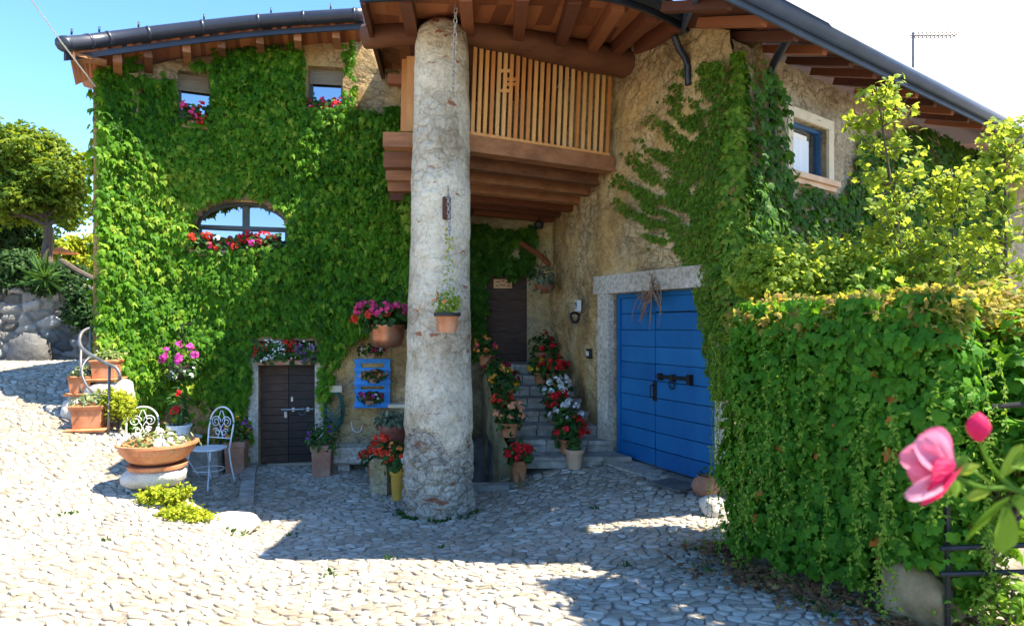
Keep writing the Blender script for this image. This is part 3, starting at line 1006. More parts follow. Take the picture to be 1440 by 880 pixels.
def window(W, r, parent, nameframe='frame_grey', depth=0.20, bars=(1, 0), shutter=0.0, label=None):
    """Casement set into a hole: frame, pane and, when asked for, a half-lowered shutter."""
    s0, s1, z0, z1 = r
    fw = 0.045
    f = MB()
    W.slab(f, s0, s0 + fw, z0, z1, -depth - 0.04, -depth + 0.02)
    W.slab(f, s1 - fw, s1, z0, z1, -depth - 0.04, -depth + 0.02)
    W.slab(f, s0 + fw, s1 - fw, z0, z0 + fw, -depth - 0.04, -depth + 0.02)
    W.slab(f, s0 + fw, s1 - fw, z1 - fw, z1, -depth - 0.04, -depth + 0.02)
    for k in range(bars[0]):
        s = s0 + (s1 - s0) * (k + 1) / (bars[0] + 1)
        W.slab(f, s - fw * 0.6, s + fw * 0.6, z0 + fw, z1 - fw, -depth - 0.035, -depth + 0.012)
    for k in range(bars[1]):
        z = z0 + (z1 - z0) * (k + 1) / (bars[1] + 1)
        W.slab(f, s0 + fw, s1 - fw, z - fw * 0.4, z + fw * 0.4, -depth - 0.03, -depth + 0.008)
    fo_ = f.build('window', nameframe, parent)
    if label:
        fo_['label'] = label
    p = MB()
    W.slab(p, s0 + 0.01, s1 - 0.01, z0 + 0.01, z1 - 0.01, -depth - 0.03, -depth - 0.02)
    p.build('pane', 'glass', fo_)
    if shutter:
        q = MB()
        n_ = 9
        for k in range(n_):
            za = z1 - (z1 - z0) * shutter * (k + 1) / n_
            zb_ = z1 - (z1 - z0) * shutter * k / n_
            W.slab(q, s0 + 0.006, s1 - 0.006, za + 0.004, zb_, -depth + 0.03, -depth + 0.045)
        q.build('shutter', 'shutter', fo_)
    return fo_


window(WL, hw1, house, bars=(0, 0), shutter=0.40)
window(WL, hw2, house, bars=(0, 0), shutter=0.36)
# arched window
mb = MB()
fw, dp = 0.05, 0.2
N_ = 20
for k in range(N_):
    a_, b_ = -1 + 2 * k / N_, -1 + 2 * (k + 1) / N_
    sa, sb = ar_c + a_ * ar_w, ar_c + b_ * ar_w
    za, zb_ = arch_top(ar_c + max(-0.9999, a_) * ar_w * 0.9999), arch_top(ar_c + min(0.9999, b_) * ar_w * 0.9999)
    mb.hexa([WL.at(sa, za - fw, -dp - 0.04), WL.at(sb, zb_ - fw, -dp - 0.04), WL.at(sb, zb_ - fw, -dp + 0.02), WL.at(sa, za - fw, -dp + 0.02),
             WL.at(sa, za, -dp - 0.04), WL.at(sb, zb_, -dp - 0.04), WL.at(sb, zb_, -dp + 0.02), WL.at(sa, za, -dp + 0.02)])
WL.slab(mb, ar_c - ar_w, ar_c - ar_w + fw, har[2], ar_spring, -dp - 0.04, -dp + 0.02)
WL.slab(mb, ar_c + ar_w - fw, ar_c + ar_w, har[2], ar_spring, -dp - 0.04, -dp + 0.02)
WL.slab(mb, ar_c - ar_w + fw, ar_c + ar_w - fw, har[2], har[2] + fw, -dp - 0.04, -dp + 0.02)
zc = har[2] + (har[3] - har[2]) * 0.40
WL.slab(mb, ar_c - ar_w + fw, ar_c + ar_w - fw, zc - 0.03, zc + 0.03, -dp - 0.03, -dp + 0.03)
WL.slab(mb, ar_c - 0.055, ar_c + 0.035, har[2] + fw, har[3] - 0.06, -dp - 0.035, -dp + 0.022)
aw = mb.build('window', 'frame_grey', house)
aw['label'] = 'wide arched window with grey crossbar'
mb = MB()
for k in range(N_):
    a_, b_ = -1 + 2 * k / N_, -1 + 2 * (k + 1) / N_
    sa, sb = ar_c + a_ * ar_w, ar_c + b_ * ar_w
    za, zb_ = arch_top(ar_c + max(-0.9999, a_) * ar_w * 0.9999), arch_top(ar_c + min(0.9999, b_) * ar_w * 0.9999)
    mb.add([WL.at(sa, har[2], -dp - 0.02), WL.at(sb, har[2], -dp - 0.02), WL.at(sb, zb_ - 0.01, -dp - 0.02), WL.at(sa, za - 0.01, -dp - 0.02)], [(0, 1, 2, 3)])
mb.build('pane', 'glass', aw)
mb = MB()
for k in range(N_ + 6):                            # brick reveal ring
    a_, b_ = -1.0 + 2.0 * k / (N_ + 6), -1.0 + 2.0 * (k + 1) / (N_ + 6)
    ta, tb = math.pi * (1 - (a_ + 1) / 2), math.pi * (1 - (b_ + 1) / 2)
    pts = []
    for off in (0.035, -0.27):
        for t_, g_ in ((ta, 1.0), (tb, 1.0), (tb, 1.13), (ta, 1.13)):
            s = ar_c + ar_w * g_ * math.cos(t_)
            z = ar_spring + ar_rise * (g_ + (0.10 if g_ > 1 else 0)) * math.sin(t_)
            pts.append(WL.at(s, z, off))
    mb.hexa(pts)
mb.build('surround', 'wood_grey', aw)
mb = MB()
WL.slab(mb, ar_c - ar_w - 0.08, ar_c + ar_w + 0.08, har[2] - 0.09, har[2] - 0.004, -0.27, 0.07, 6)
mb.build('sill', 'grey_stone', aw)


def plank_door(W, s0, s1, z0, z1, off, n_, mat, parent, name='leaf', th=0.05, gap=0.006):
    mb_ = MB()
    W.slab(mb_, s0, s1, z0, z1, off - th - 0.02, off - th, 1)
    zz_ = np.linspace(z0, z1, n_ + 1)
    for k in range(n_):
        j = random.uniform(-0.003, 0.003)
        W.slab(mb_, s0, s1, zz_[k] + gap, zz_[k + 1], off - th + 0.001, off + j)
    return mb_.build(name, mat, parent)


# brown double door
s0, s1, z0, z1 = hdoor
mid = (s0 + s1) / 2
dw = MB()
WL.slab(dw, s0 + 0.0, s1 - 0.0, z1 - 0.05, z1, -0.24, -0.12)
door = dw.build('door', 'door_brown', house)
door['label'] = 'old brown plank double door'
zt = z1 - 0.052
plank_door(WL, mid + 0.004, s1 - 0.004, z0 + 0.07, zt, -0.14, 15, 'door_brown', door)
lf = plank_door(WL, s0 + 0.004, mid - 0.004, z0 + 0.07, zt, -0.14, 15, 'door_black', door)
lf['label'] = 'blackened right door leaf'
mb = MB()
zb_ = WL.z(410, 577)
mb.tube([WL.at(mid + 0.10, zb_, -0.11), WL.at(mid - 0.36, zb_, -0.11)], 0.014, 8)
WL.slab(mb, mid - 0.09, mid - 0.05, zb_ - 0.03, zb_ + 0.03, -0.14, -0.10)
WL.slab(mb, mid - 0.3, mid - 0.26, zb_ - 0.03, zb_ + 0.03, -0.14, -0.10)
WL.slab(mb, mid + 0.02, mid + 0.06, zb_ - 0.12, zb_ - 0.03, -0.14, -0.115)
WL.slab(mb, mid - 0.065, mid - 0.035, zb_ + 0.12, zb_ + 0.19, -0.14, -0.12)
mb.build('bolt', 'steel', door)
mb = MB()
mb.tube([WL.at(mid - 0.2, zb_ - 0.03, -0.10) + Vector((0.055 * math.cos(t), 0, 0.055 * math.sin(t))) for t in np.linspace(0, 2 * math.pi, 14)], 0.009, 6)
mb.build('knocker', 'grey_iron', door)
mb = MB()
WL.slab(mb, s0, s1, z0, z0 + 0.06, -0.22, 0.03)
mb.build('threshold', 'cream', door)
for a_, b_ in ((s1 + 0.003, s1 + 0.14), (s0 - 0.12, s0 - 0.003)):
    mb = MB()
    WL.slab(mb, a_, b_, z0, z1 - 0.25, -0.1, 0.045)
    mb.build('door_jamb', 'granite', house)
mb = MB()
WL.slab(mb, s0 - 0.15, s1 + 0.16, z1 + 0.004, z1 + 0.09, -0.1, 0.05)
mb.build('lintel', 'wood_grey', house)

# eaves and roof of the left house: (px, py of the top edge, depth)
EV = [(93, 53, 7.55), (130, 50, 7.95), (170, 45, 8.2), (250, 35, 8.5), (350, 24, 8.75), (430, 18, 8.88), (512, 13, 8.95)]
ev = smooth_path([P(*q) for q in EV], 5)
pxs = [CX + F * p.x / p.y for p in ev]


def z_rel(v, dz):
    return Vector((v.x, v.y, v.z + dz))


mb = MB()
for k in range(len(ev) - 1):                        # roof sheet, rising to the back
    a_, b_ = ev[k], ev[k + 1]
    ba, bb = a_ + Vector((0.1, 4.6, 1.5)), b_ + Vector((0.1, 4.6, 1.5))
    mb.hexa([z_rel(a_, -0.05), z_rel(b_, -0.05), z_rel(bb, -0.05), z_rel(ba, -0.05), z_rel(a_, 0.02), z_rel(b_, 0.02), z_rel(bb, 0.02), z_rel(ba, 0.02)])
mb.build('roof', 'tile', house)
mb = MB()                                           # fascia and gutter
outw = Vector((0, -1, 0))
for k in range(len(ev) - 1):
    a_, b_ = ev[k], ev[k + 1]
    d = (b_ - a_).normalized()
    o = Vector((d.y, -d.x, 0)).normalized()
    o = o if o.y < 0 else -o
    mb.hexa([z_rel(a_, -0.275), z_rel(b_, -0.275), z_rel(b_, -0.275) - o * 0.03, z_rel(a_, -0.275) - o * 0.03, z_rel(a_, -0.055), z_rel(b_, -0.055), z_rel(b_, -0.055) - o * 0.03, z_rel(a_, -0.055) - o * 0.03])
mb.build('fascia', 'gutter', house)
gp = [z_rel(p, -0.11) + Vector((0.0, -0.07, 0)) for p in ev]
mb = MB().tube(gp, 0.088, 10)
mb.tube([z_rel(p, -0.03) + Vector((0.0, -0.02, 0)) for p in ev], 0.035, 6)
for k in range(1, len(gp) - 1, 4):
    d_ = (gp[k + 1] - gp[k]).normalized() * 0.018
    mb.tube([gp[k] - d_, gp[k] + d_], 0.095, 10)
for k in range(2, len(ev), 5):
    mb.tube([z_rel(ev[k], 0.0) + Vector((0, -0.06, 0)), z_rel(ev[k], 0.07) + Vector((0, -0.05, 0))], 0.012, 5)
mb.build('gutter', 'gutter', house, True)
mb = MB()                                           # boarded soffit
NB = 60
for k in range(NB):
    xa, xb = 97 + (505 - 97) * k / NB, 97 + (505 - 97) * (k + 1) / NB
    fa = [Vector((np.interp(x, pxs, [p.x for p in ev]), np.interp(x, pxs, [p.y for p in ev]), np.interp(x, pxs, [p.z for p in ev]) - 0.20)) for x in (xa, xb)]
    wa = []
    for x in (xa, xb):
        xx = max(x, 135)
        s = WL.s_px(xx)
        q = WL.at(s, wall_top_L(s) + 0.03, -0.42 if x > 160 else -0.05)
        if x < 135:
            q = q + Vector((-(135 - x) * 0.012, 0.3 * (135 - x) / 38, 0))
        wa.append(q)
    mb.hexa([fa[0], fa[1], wa[1], wa[0], z_rel(fa[0], 0.03), z_rel(fa[1], 0.03), z_rel(wa[1], 0.03), z_rel(wa[0], 0.03)])
mb.build('soffit', 'wood_soffit', house)
for x in (165, 208, 262, 311, 365, 418, 472):
    e_ = Vector((np.interp(x, pxs, [p.x for p in ev]), np.interp(x, pxs, [p.y for p in ev]), np.interp(x, pxs, [p.z for p in ev]) - 0.275))
    s = WL.s_px(x + 2)
    q = WL.at(s, wall_top_L(s) - 0.035, -0.02)
    MB().bar(e_ + (q - e_) * 0.12, q, 0.10, 0.15).build('rafter', 'wood_beam', house)
mb = MB()                                           # verge at the gable end
a_ = ev[0]
mb.hexa([P(96, 76, 7.6), P(104, 80, 7.6), P(136, 128, 9.4), P(118, 122, 9.6), P(96, 60, 7.6), P(104, 64, 7.6), P(136, 102, 9.4), P(118, 100, 9.6)])
mb.hexa([P(104, 78, 7.65), P(150, 88, 8.2), P(150, 108, 9.0), P(134, 126, 9.3), P(104, 74, 7.65), P(150, 84, 8.2), P(150, 104, 9.0), P(134, 122, 9.3)])
mb.build('verge_board', 'wood_beam', house)

# column: plastered shaft over bare rubble
NZ, NA = 190, 110
cb, ct_ = Vector((-0.85, 7.3, E - 2.32)), Vector((-0.795, 7.3, E + 3.42))
cv, cf = [], []
for i in range(NZ + 1):
    t = i / NZ
    c = cb.lerp(ct_, t)
    r = np.interp(t, [0, 0.06, 0.18, 0.4, 0.75, 0.955, 0.985, 1.0], [0.435, 0.42, 0.395, 0.355, 0.325, 0.305, 0.27, 0.16])
    for k in range(NA):
        an = 2 * math.pi * k / NA
        cv.append((c.x + r * math.cos(an), c.y + r * math.sin(an), c.z))
cv = np.array(cv)
an = np.tile(np.arange(NA) * 2 * math.pi / NA, NZ + 1)
dirs = np.stack([np.cos(an), np.sin(an), 0 * an], 1)
hrel = (cv[:, 2] - cb.z)
f1, f2, cid = voro(an * 0.4 * 6.0 + 0.25 * fbm(cv, 3, 7), hrel * 7.5 + 0.35 * fbm(cv, 2, 3), 3)
# cells must close round the back: it faces away from the yard
low = np.clip((1.25 + 0.25 * fbm(cv, 2.0, 9) - hrel) / 0.12, 0, 1)
dsp = 0.012 * fbm(cv, 2.2, 2) + 0.006 * fbm(cv, 9, 6) + low * (np.clip((f2 - f1) * 2.6, 0, 0.45) * 0.075 - 0.04 + 0.03 * (cid - 0.5) + 0.02 * fbm(cv, 5, 17))
cv = cv + dirs * dsp[:, None]
for i in range(NZ):
    for k in range(NA):
        a_, b_ = i * NA + k, i * NA + (k + 1) % NA
        cf.append((a_, b_, b_ + NA, a_ + NA))
nlow = int(NZ * 0.232)
cf.append(tuple(range(NZ * NA, NZ * NA + NA)))
col = link_mesh('column', cv, cf, ['column', 'column_base'], house, True)
mi = [1 if (low[f[0]] > 0.5) else 0 for f in cf]
col.data.polygons.foreach_set('material_index', mi)
mb = MB()                                           # dark block set on the plaster in place of the niche
q = P(628, 293, 6.965)
mb.box(q, (0.085, 0.05, 0.25), 0, 1, 0.012)
mb.build('niche_patch', 'wood_dark', house)

# loggia roof over the column
def loft(Y):
    return E + 2.27 + 0.164 * Y


fr = smooth_path([(-1.5, 6.3, 0), (-0.2, 6.15, 0), (0.98, 6.29, 0), (2.02, 7.30, 0)], 8)
bk = [(-1.98, 9.75), (-1.3, 12.0), (0.9, 12.0), (1.75, 8.9)]
bkp = smooth_path([(x, y, 0) for x, y in bk], 8)
n_ = len(fr)
mb, ms_ = MB(), MB()
for k in range(n_ - 1):
    a_, b_, c_, d_ = fr[k], fr[k + 1], bkp[min(k + 1, len(bkp) - 1)], bkp[min(k, len(bkp) - 1)]
    lo = [Vector((p.x, p.y, loft(p.y))) for p in (a_, b_, c_, d_)]
    for j in range(9):                              # boards run along the eaves
        t0, t1 = j / 9 + 0.002, (j + 1) / 9
        q0, q1 = lo[0].lerp(lo[3], t0), lo[1].lerp(lo[2], t0)
        q3, q2 = lo[0].lerp(lo[3], t1), lo[1].lerp(lo[2], t1)
        ms_.hexa([q0, q1, q2, q3] + [z_rel(p, 0.022) for p in (q0, q1, q2, q3)])
    mb.hexa([z_rel(p, 0.03) for p in lo] + [z_rel(p, 0.11) for p in lo])
mb.build('roof', 'tile', house)
ms_.build('soffit', 'wood_soffit', house)
mb = MB()
mb.tube([Vector((p.x + 0.03, p.y - 0.06, loft(p.y) - 0.03)) for p in fr], 0.075, 10)
mb.build('gutter', 'gutter', house, True)
mb = MB()
for k in range(n_ - 1):
    a_, b_ = fr[k], fr[k + 1]
    mb.bar(Vector((a_.x, a_.y + 0.02, loft(a_.y) - 0.06)), Vector((b_.x, b_.y + 0.02, loft(b_.y) - 0.06)), 0.03, 0.15)
mb.build('fascia', 'gutter', house)
for x0, y0, x1, y1 in ((-1.05, 6.3, -1.35, 9.6), (-0.45, 6.2, -0.7, 11.6), (0.1, 6.2, 0.0, 11.6), (0.62, 6.28, 0.55, 11.6), (1.08, 6.5, 0.95, 9.6), (1.5, 6.88, 1.25, 9.0), (1.85, 7.22, 1.62, 8.2)):
    MB().bar((x0, y0, loft(y0) - 0.085), (x1, y1, loft(y1) - 0.085), 0.13, 0.155).build('rafter', 'wood_dark', house)
MB().bar((-1.47, 6.3, loft(6.3) - 0.05), (-1.95, 9.68, loft(9.68) - 0.05), 0.05, 0.22).build('verge_board', 'wood_dark', house)
# purlin over the column: a long squared log
mb = MB()
pl = [Vector(q) for q in [(-1.76, 7.62, E + 3.41), (-0.8, 7.5, E + 3.42), (0.0, 7.72, E + 3.42), (0.9, 8.2, E + 3.43), (1.62, 8.50, E + 3.43)]]
pl = smooth_path(pl, 5)
for k in range(len(pl) - 1):
    h_ = 0.26 + 0.10 * (k / len(pl))
    mb.bar(pl[k], pl[k + 1] + (pl[k + 1] - pl[k]) * 0.01, 0.24, h_)
mb = MB()
mb.tube(pl, [0.135 + 0.06 * k / len(pl) + 0.008 * math.sin(k * 1.7) for k in range(len(pl))], 12)
mb.build('purlin', 'wood_beam', house, True)

# balcony: beam, joists, deck and larch slats
balc = bpy.data.objects.new('balcony', None)
COL.objects.link(balc)
balc.parent = house
bl, br_ = P(640, 203, 7.55), P(856, 226, 8.62)
bl.z = br_.z = E + 2.13
lft = Vector((-1.50, 7.50, E + 2.13))
mb = MB().bar(lft, bl, 0.2, 0.17)
mb.bar(bl, br_ + (br_ - bl) * 0.01, 0.2, 0.20)
mb.build('beam', 'wood_beam', balc)
def along(d):
    """Plan points of a timber parallel to the balcony front, d behind it, from the left end to the wall."""
    x_ = -0.67
    while x_ < 2.2:
        y_ = 7.55 + 0.546 * (x_ + 0.67) + d
        if y_ >= 11.45 or x_ > float(np.interp(y_, WA.y[::-1], WA.x[::-1])) + 0.05:
            break
        x_ += 0.02
    return (-0.67, 7.55 + d), (x_, 7.55 + 0.546 * (x_ + 0.67) + d)


for k, (d, zz_) in enumerate(((0.42, 2.02), (0.85, 1.96), (1.35, 1.92), (1.9, 1.90), (2.5, 1.90), (3.1, 1.90))):
    a_, b_ = along(d)
    xl = X_at(541 + 3 * k, a_[1]) if a_[1] < 9.5 else -1.0
    MB().bar((xl, a_[1], E + zz_), (a_[0] + 0.01, a_[1], E + zz_), 0.17, 0.19).bar((a_[0], a_[1], E + zz_), (b_[0], b_[1], E + zz_), 0.17, 0.188).build('joist', 'wood_beam' if k < 3 else 'wood_dark', balc)
mb = MB()
for k in range(14):
    a_, b_ = along(0.17 + k * 0.262)
    mb.bar((-1.15, a_[1], E + 2.17), (a_[0], a_[1], E + 2.17), 0.255, 0.035)
    mb.bar((a_[0], a_[1], E + 2.17), (b_[0], b_[1], E + 2.17), 0.225, 0.034)
mb.build('deck', 'wood_soffit', balc)
st, sb_ = P(662, 60, 7.55), P(862, 97, 8.62)
NSL = 23
for k in range(NSL):
    t = k / (NSL - 1)
    x = 664 + (853 - 664) * t
    Y = 7.60 + (8.56 - 7.60) * t ** 1.05
    b_ = Vector((X_at(x, Y), Y - 0.02, E + 2.235))
    tp = Vector((X_at(x + 5, Y), Y - 0.02, E + 3.36))
    MB().bar(b_, tp, 0.045, 0.022, (0.45, -0.9, 0)).build('slat', 'larch', balc)
mb = MB()
mb.bar(Vector((X_at(658, 7.57), 7.55, E + 2.245)), Vector((X_at(855, 8.58), 8.54, E + 2.245)), 0.06, 0.035)
mb.build('bottom_rail', 'larch', balc)
mb = MB()
for x0, x1, y in ((702, 720, 100), (712, 728, 112), (712, 728, 119), (702, 720, 128)):
    Y0, Y1 = 7.60 + 0.96 * (x0 - 664) / 189, 7.60 + 0.96 * (x1 - 664) / 189
    mb.bar(P(x0, y, Y0 - 0.045), P(x1, y, Y1 - 0.045), 0.018, 0.04)
mb.build('crosspiece', 'larch', balc)
MB().bar(P(578, 185, 7.75), P(578, 80, 7.75), 0.10, 0.03, (0, 1, 0)).build('side_board', 'larch', balc)
MB().bar(P(569, 185, 8.2), P(571, 84, 8.2), 0.10, 0.03, (0, 1, 0)).build('side_board', 'larch', balc)
MB().bar(P(546, 113, 8.3), P(585, 115, 8.3), 0.12, 0.12).build('tie_beam', 'wood_dark', balc)

# recess behind the column: back wall, upper door
hup = rect_px(WR, 684, 741, 386, 514)
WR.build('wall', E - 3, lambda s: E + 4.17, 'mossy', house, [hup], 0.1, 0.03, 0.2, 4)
dw = MB()
WR.slab(dw, hup[0], hup[1], hup[3] - 0.05, hup[3], -0.16, -0.09)
dup_ = dw.build('door', 'door_brown', house)
dup_['label'] = 'brown plank door at the head of the stairs'
plank_door(WR, hup[0], hup[1], hup[2], hup[3] - 0.055, -0.1, 8, 'door_brown', dup_)
mb = MB()
q = [WR.pt(x, y, -0.085) for x, y in ((694, 405), (720, 405), (720, 392), (694, 392))]
mb.hexa([p + Vector((0, 0.012, 0)) for p in q] + q)
mb.build('plate', 'larch', dup_)
mb = MB()
for x0, x1, y in ((697, 703, 396), (705, 709, 395), (711, 717, 397), (697, 701, 401), (703, 711, 400), (713, 717, 402)):
    mb.bar(WR.pt(x0, y, -0.083), WR.pt(x1, y + random.uniform(-1, 1), -0.083), 0.005, 0.022)
mb.build('lettering', 'terracotta_red', dup_)

# ------------------------------------------------------------------ the stone house (right)
right = thing('stone_house', 'ochre stone house with blue plank double door and small blue upstairs window', 'house', (3.2, 8.2, 0))
tA = lambda s: float(np.interp(np.interp(s, WA.s, WA.y), [6.8, 7.1, 7.4, 8.6, 11.5], [E + 3.10, E + 3.32, E + 3.47, E + 3.67, E + 4.14]))
sd0, sd1 = WA.s_px(863), WA.s_px(1013)
zd0, zd1 = WA.z(868, 643), WA.z(868, 413)
DO = 0.085
hblue = [sd0, sd1, zd0 - 0.1, zd1]
WA.build('wall', E - 2.6, tA, 'ochre', right, [hblue], 0.045, 0.06, 0.3, 2)
hwin = rect_px(WB, 1112, 1162, 174, 246)
WB.build('wall', E - 2.6, lambda s: E + 3.02, 'ochre_hazed', right, [hwin], 0.09, 0.04, 0.3, 6, None, None)
# granite surround
for a_, b_ in ((sd0 - 0.24, sd0 - 0.003), (sd1 + 0.003, sd1 + 0.22)):
    mb = MB()
    WA.slab(mb, a_, b_, zd0 - 0.15, zd1 + 0.003, -0.2, 0.085, 2)
    mb.build('door_jamb', 'granite', right)
mb = MB()
WA.slab(mb, sd0 - 0.34, sd1 + 0.26, zd1 + 0.006, zd1 + 0.25, -0.2, 0.095, 4)
mb.build('lintel', 'granite', right)
# blue door
smid = WA.s_px(916)
ztop_r = zd1 - 0.02
dw = MB()
WA.slab(dw, sd0, sd0 + 0.07, zd0, zd1, -0.22, -0.13 + DO)
WA.slab(dw, sd1 - 0.05, sd1, zd0, zd1, -0.22, -0.13 + DO)
WA.slab(dw, sd0 + 0.07, sd1 - 0.05, zd1 - 0.06, zd1, -0.22, -0.13 + DO)
bd = dw.build('door', 'blue_door', right)
bd['label'] = 'bright blue plank double door'
plank_door(WA, sd0 + 0.075, smid - 0.022, zd0 + 0.015, zd1 - 0.065, -0.16 + DO, 10, 'blue_door', bd, 'leaf', 0.05, 0.011)
mb = MB()
WA.slab(mb, smid - 0.06, smid + 0.06, zd0 + 0.015, zd1 - 0.07, -0.26, -0.235)
mb.build('gap_shade_strip', 'black', bd)  # black strip added behind the leaves to darken the gap like shade
zh = WA.z(916, 440)
plank_door(WA, smid + 0.022, sd1 - 0.055, zd0 + 0.015, zh, -0.135 + DO, 9, 'blue_door', bd, 'leaf', 0.06, 0.011)
plank_door(WA, smid - 0.004, sd1 - 0.055, zh + 0.012, zd1 - 0.065, -0.15 + DO, 1, 'blue_door', bd, 'header', 0.05, 0.008)
mb = MB()
zb_ = WA.z(940, 531)
sA, sB = WA.s_px(924), WA.s_px(970)
mb.tube([WA.at(sA, zb_, -0.11 + DO), WA.at(sB, zb_ + 0.01, -0.11 + DO)], 0.022, 8)
for x in (926, 944, 968):
    s = WA.s_px(x)
    WA.slab(mb, s - 0.025, s + 0.025, zb_ - (0.06 if x == 968 else 0.04), zb_ + (0.06 if x == 968 else 0.04), -0.145 + DO, -0.075 + DO)
s = WA.s_px(943)
mb.tube([WA.at(s + 0.05 * math.cos(t), zb_ - 0.08 + 0.05 * math.sin(t), -0.10 + DO) for t in np.linspace(0, 6.28, 12)], 0.009, 5)
mb.build('bolt', 'iron', bd)
mb = MB()
s, z = WA.s_px(917), WA.z(917, 550)
WA.slab(mb, s - 0.03, s + 0.035, z - 0.12, z + 0.12, -0.145 + DO, -0.12 + DO)
mb.tube([WA.at(s, z + 0.08, -0.12 + DO), WA.at(s, z + 0.07, -0.06 + DO), WA.at(s, z - 0.07, -0.06 + DO), WA.at(s, z - 0.08, -0.12 + DO)], 0.012, 6)
mb.build('handle', 'iron', bd)
# upstairs window
wb = window(WB, hwin, right, 'blue_frame', 0.09, (0, 0), 0, 'small blue casement window')
mb = MB()
WB.slab(mb, hwin[0] + 0.05, hwin[0] + (hwin[1] - hwin[0]) * 0.72, hwin[2] + 0.05, hwin[3] - 0.16, -0.108, -0.104)
mb.build('curtain', 'curtain', wb)
s0, s1, z0, z1 = hwin
mb = MB()
for aa, bb, cc_, dd in ((s0 - 0.11, s0 - 0.003, z0 - 0.02, z1 + 0.12), (s1 + 0.003, s1 + 0.13, z0 - 0.02, z1 + 0.12), (s0 - 0.003, s1 + 0.003, z1 + 0.003, z1 + 0.12)):
    WB.slab(mb, aa, bb, cc_, dd, -0.16, 0.035)
mb.build('surround', 'cream', wb)
mb = MB()
WB.slab(mb, s0 - 0.15, s1 + 0.17, z0 - 0.09, z0 - 0.025, -0.16, 0.10)
WB.slab(mb, s0 - 0.12, s1 + 0.14, z0 - 0.15, z0 - 0.094, -0.1, 0.06)
mb.build('sill', 'terracotta_pale', wb)

# roof, eaves, gutter, downpipe
C0, C1 = Vector((1.62, 5.42, E + 2.98)), Vector((12.2, 13.1, E + 2.98))
ed = (C1 - C0).normalized()
ein = Vector((-ed.y, ed.x, 0))
KR = 0.35


def rroof(p):
    return E + 2.98 + KR * max(0.0, (Vector((p[0], p[1], 0)) - Vector((C0.x, C0.y, 0))).dot(ein))


mb, ms_ = MB(), MB()
NV = 26
for k in range(NV):
    a_, b_ = C0.lerp(C1, k / NV), C0.lerp(C1, (k + 1) / NV)
    dirv = Vector((0.18, 1.0, 0))
    c_, d_ = b_ + dirv * 5.5, a_ + dirv * 5.5
    c_.z, d_.z = rroof(c_), rroof(d_)
    mb.hexa([z_rel(p, -0.01) for p in (a_, b_, c_, d_)] + [z_rel(p, 0.07) for p in (a_, b_, c_, d_)])
    ci, di = b_ + dirv * 2.2, a_ + dirv * 2.2
    ci.z, di.z = rroof(ci), rroof(di)
    ms_.hexa([z_rel(p, -0.07) for p in (a_, b_, ci, di)] + [z_rel(p, -0.015) for p in (a_, b_, ci, di)])
mb.build('roof', 'tile', right)
ms_.build('soffit', 'wood_dark', right)
mb = MB()
g_ = -ein * 0.065
mb.tube([C0 + g_ + Vector((0, 0, -0.03)), C1 + g_ + Vector((0, 0, -0.03))], 0.075, 10)
mb.build('gutter', 'gutter_blue', right, True)
mb = MB().bar(C0 + Vector((0, 0, -0.07)), C1 + Vector((0, 0, -0.07)), 0.025, 0.16)
mb.build('fascia', 'gutter_blue', right)
v2 = C0 + Vector((0.54, 3.0, 0))
v2.z = rroof(v2)
mb = MB().bar(C0 + Vector((-0.02, -0.04, -0.04)), v2 + Vector((-0.02, 0, -0.04)), 0.04, 0.20)
mb.build('verge_board', 'gutter_blue', right)
# unseen canopy, added above the view to cast the courtyard shade
mb = MB()
cz = E + 3.34
cq = [(0.95, 4.62), (2.4, 4.50), (3.7, 4.6), (3.7, 5.5), (5.05, 5.7), (5.05, 6.34), (2.6, 6.35), (2.2, 7.1), (1.45, 7.0), (0.9, 6.3)]
nq = len(cq)
zq = [cz + max(0, y_ - 6.3) * 0.32 for x_, y_ in cq]
mb.add([(x_, y_, z_) for (x_, y_), z_ in zip(cq, zq)] + [(x_, y_, z_ + 0.08) for (x_, y_), z_ in zip(cq, zq)], [tuple(reversed(range(nq))), tuple(range(nq, 2 * nq))] + [(i, (i + 1) % nq, nq + (i + 1) % nq, nq + i) for i in range(nq)])
mb.build('added_shade_canopy', 'tile', right)
for k in range(1, 13):
    a_ = C0 + ed * (0.55 * k - 0.1) + ein * 0.06
    b_ = a_ + ein * 0.75
    a_.z, b_.z = rroof(a_) - 0.14, rroof(b_) - 0.14
    MB().bar(a_, b_, 0.09, 0.09).build('rafter', 'wood_dark', right)
mb = MB()
q1 = P(1112, 38, 6.45)
mb.tube(smooth_path([q1 + Vector((0, 0, 0.02)), P(1110, 50, 6.5), P(1097, 74, 6.85), P(1087, 94, 7.12), P(1085, 120, 7.2), P(1085, 240, 7.22)], 5), 0.045, 10)
mb.build('downpipe', 'gutter', right, True)
mb = MB()
mb.tube(smooth_path([P(948, 50, 7.25), P(955, 68, 7.3), P(966, 88, 7.28), P(968, 120, 7.3)], 5), 0.04, 10)
mb.build('downpipe', 'gutter', right, True)

# ------------------------------------------------------------------ stone staircase up to the upper door
stairs = thing('stone_staircase', 'worn grey stone staircase climbing between flower pots to the upper brown door', 'staircase', (0.3, 9.3, E - 2.2))
NS = 8
Y0, Y1 = 8.30, 11.45


def stair_l(Y):
    return float(np.interp(Y, [7.75, 9.3, 10.9, 11.5], [0.17, -0.25, -0.50, -0.52]))


def stair_z(Y):
    k = min(NS - 1, max(0, int((Y - Y0) / (10.7 - Y0) * (NS - 1) + 0.001)))
    return E - 1.72 + k * (1.04 / (NS - 1))


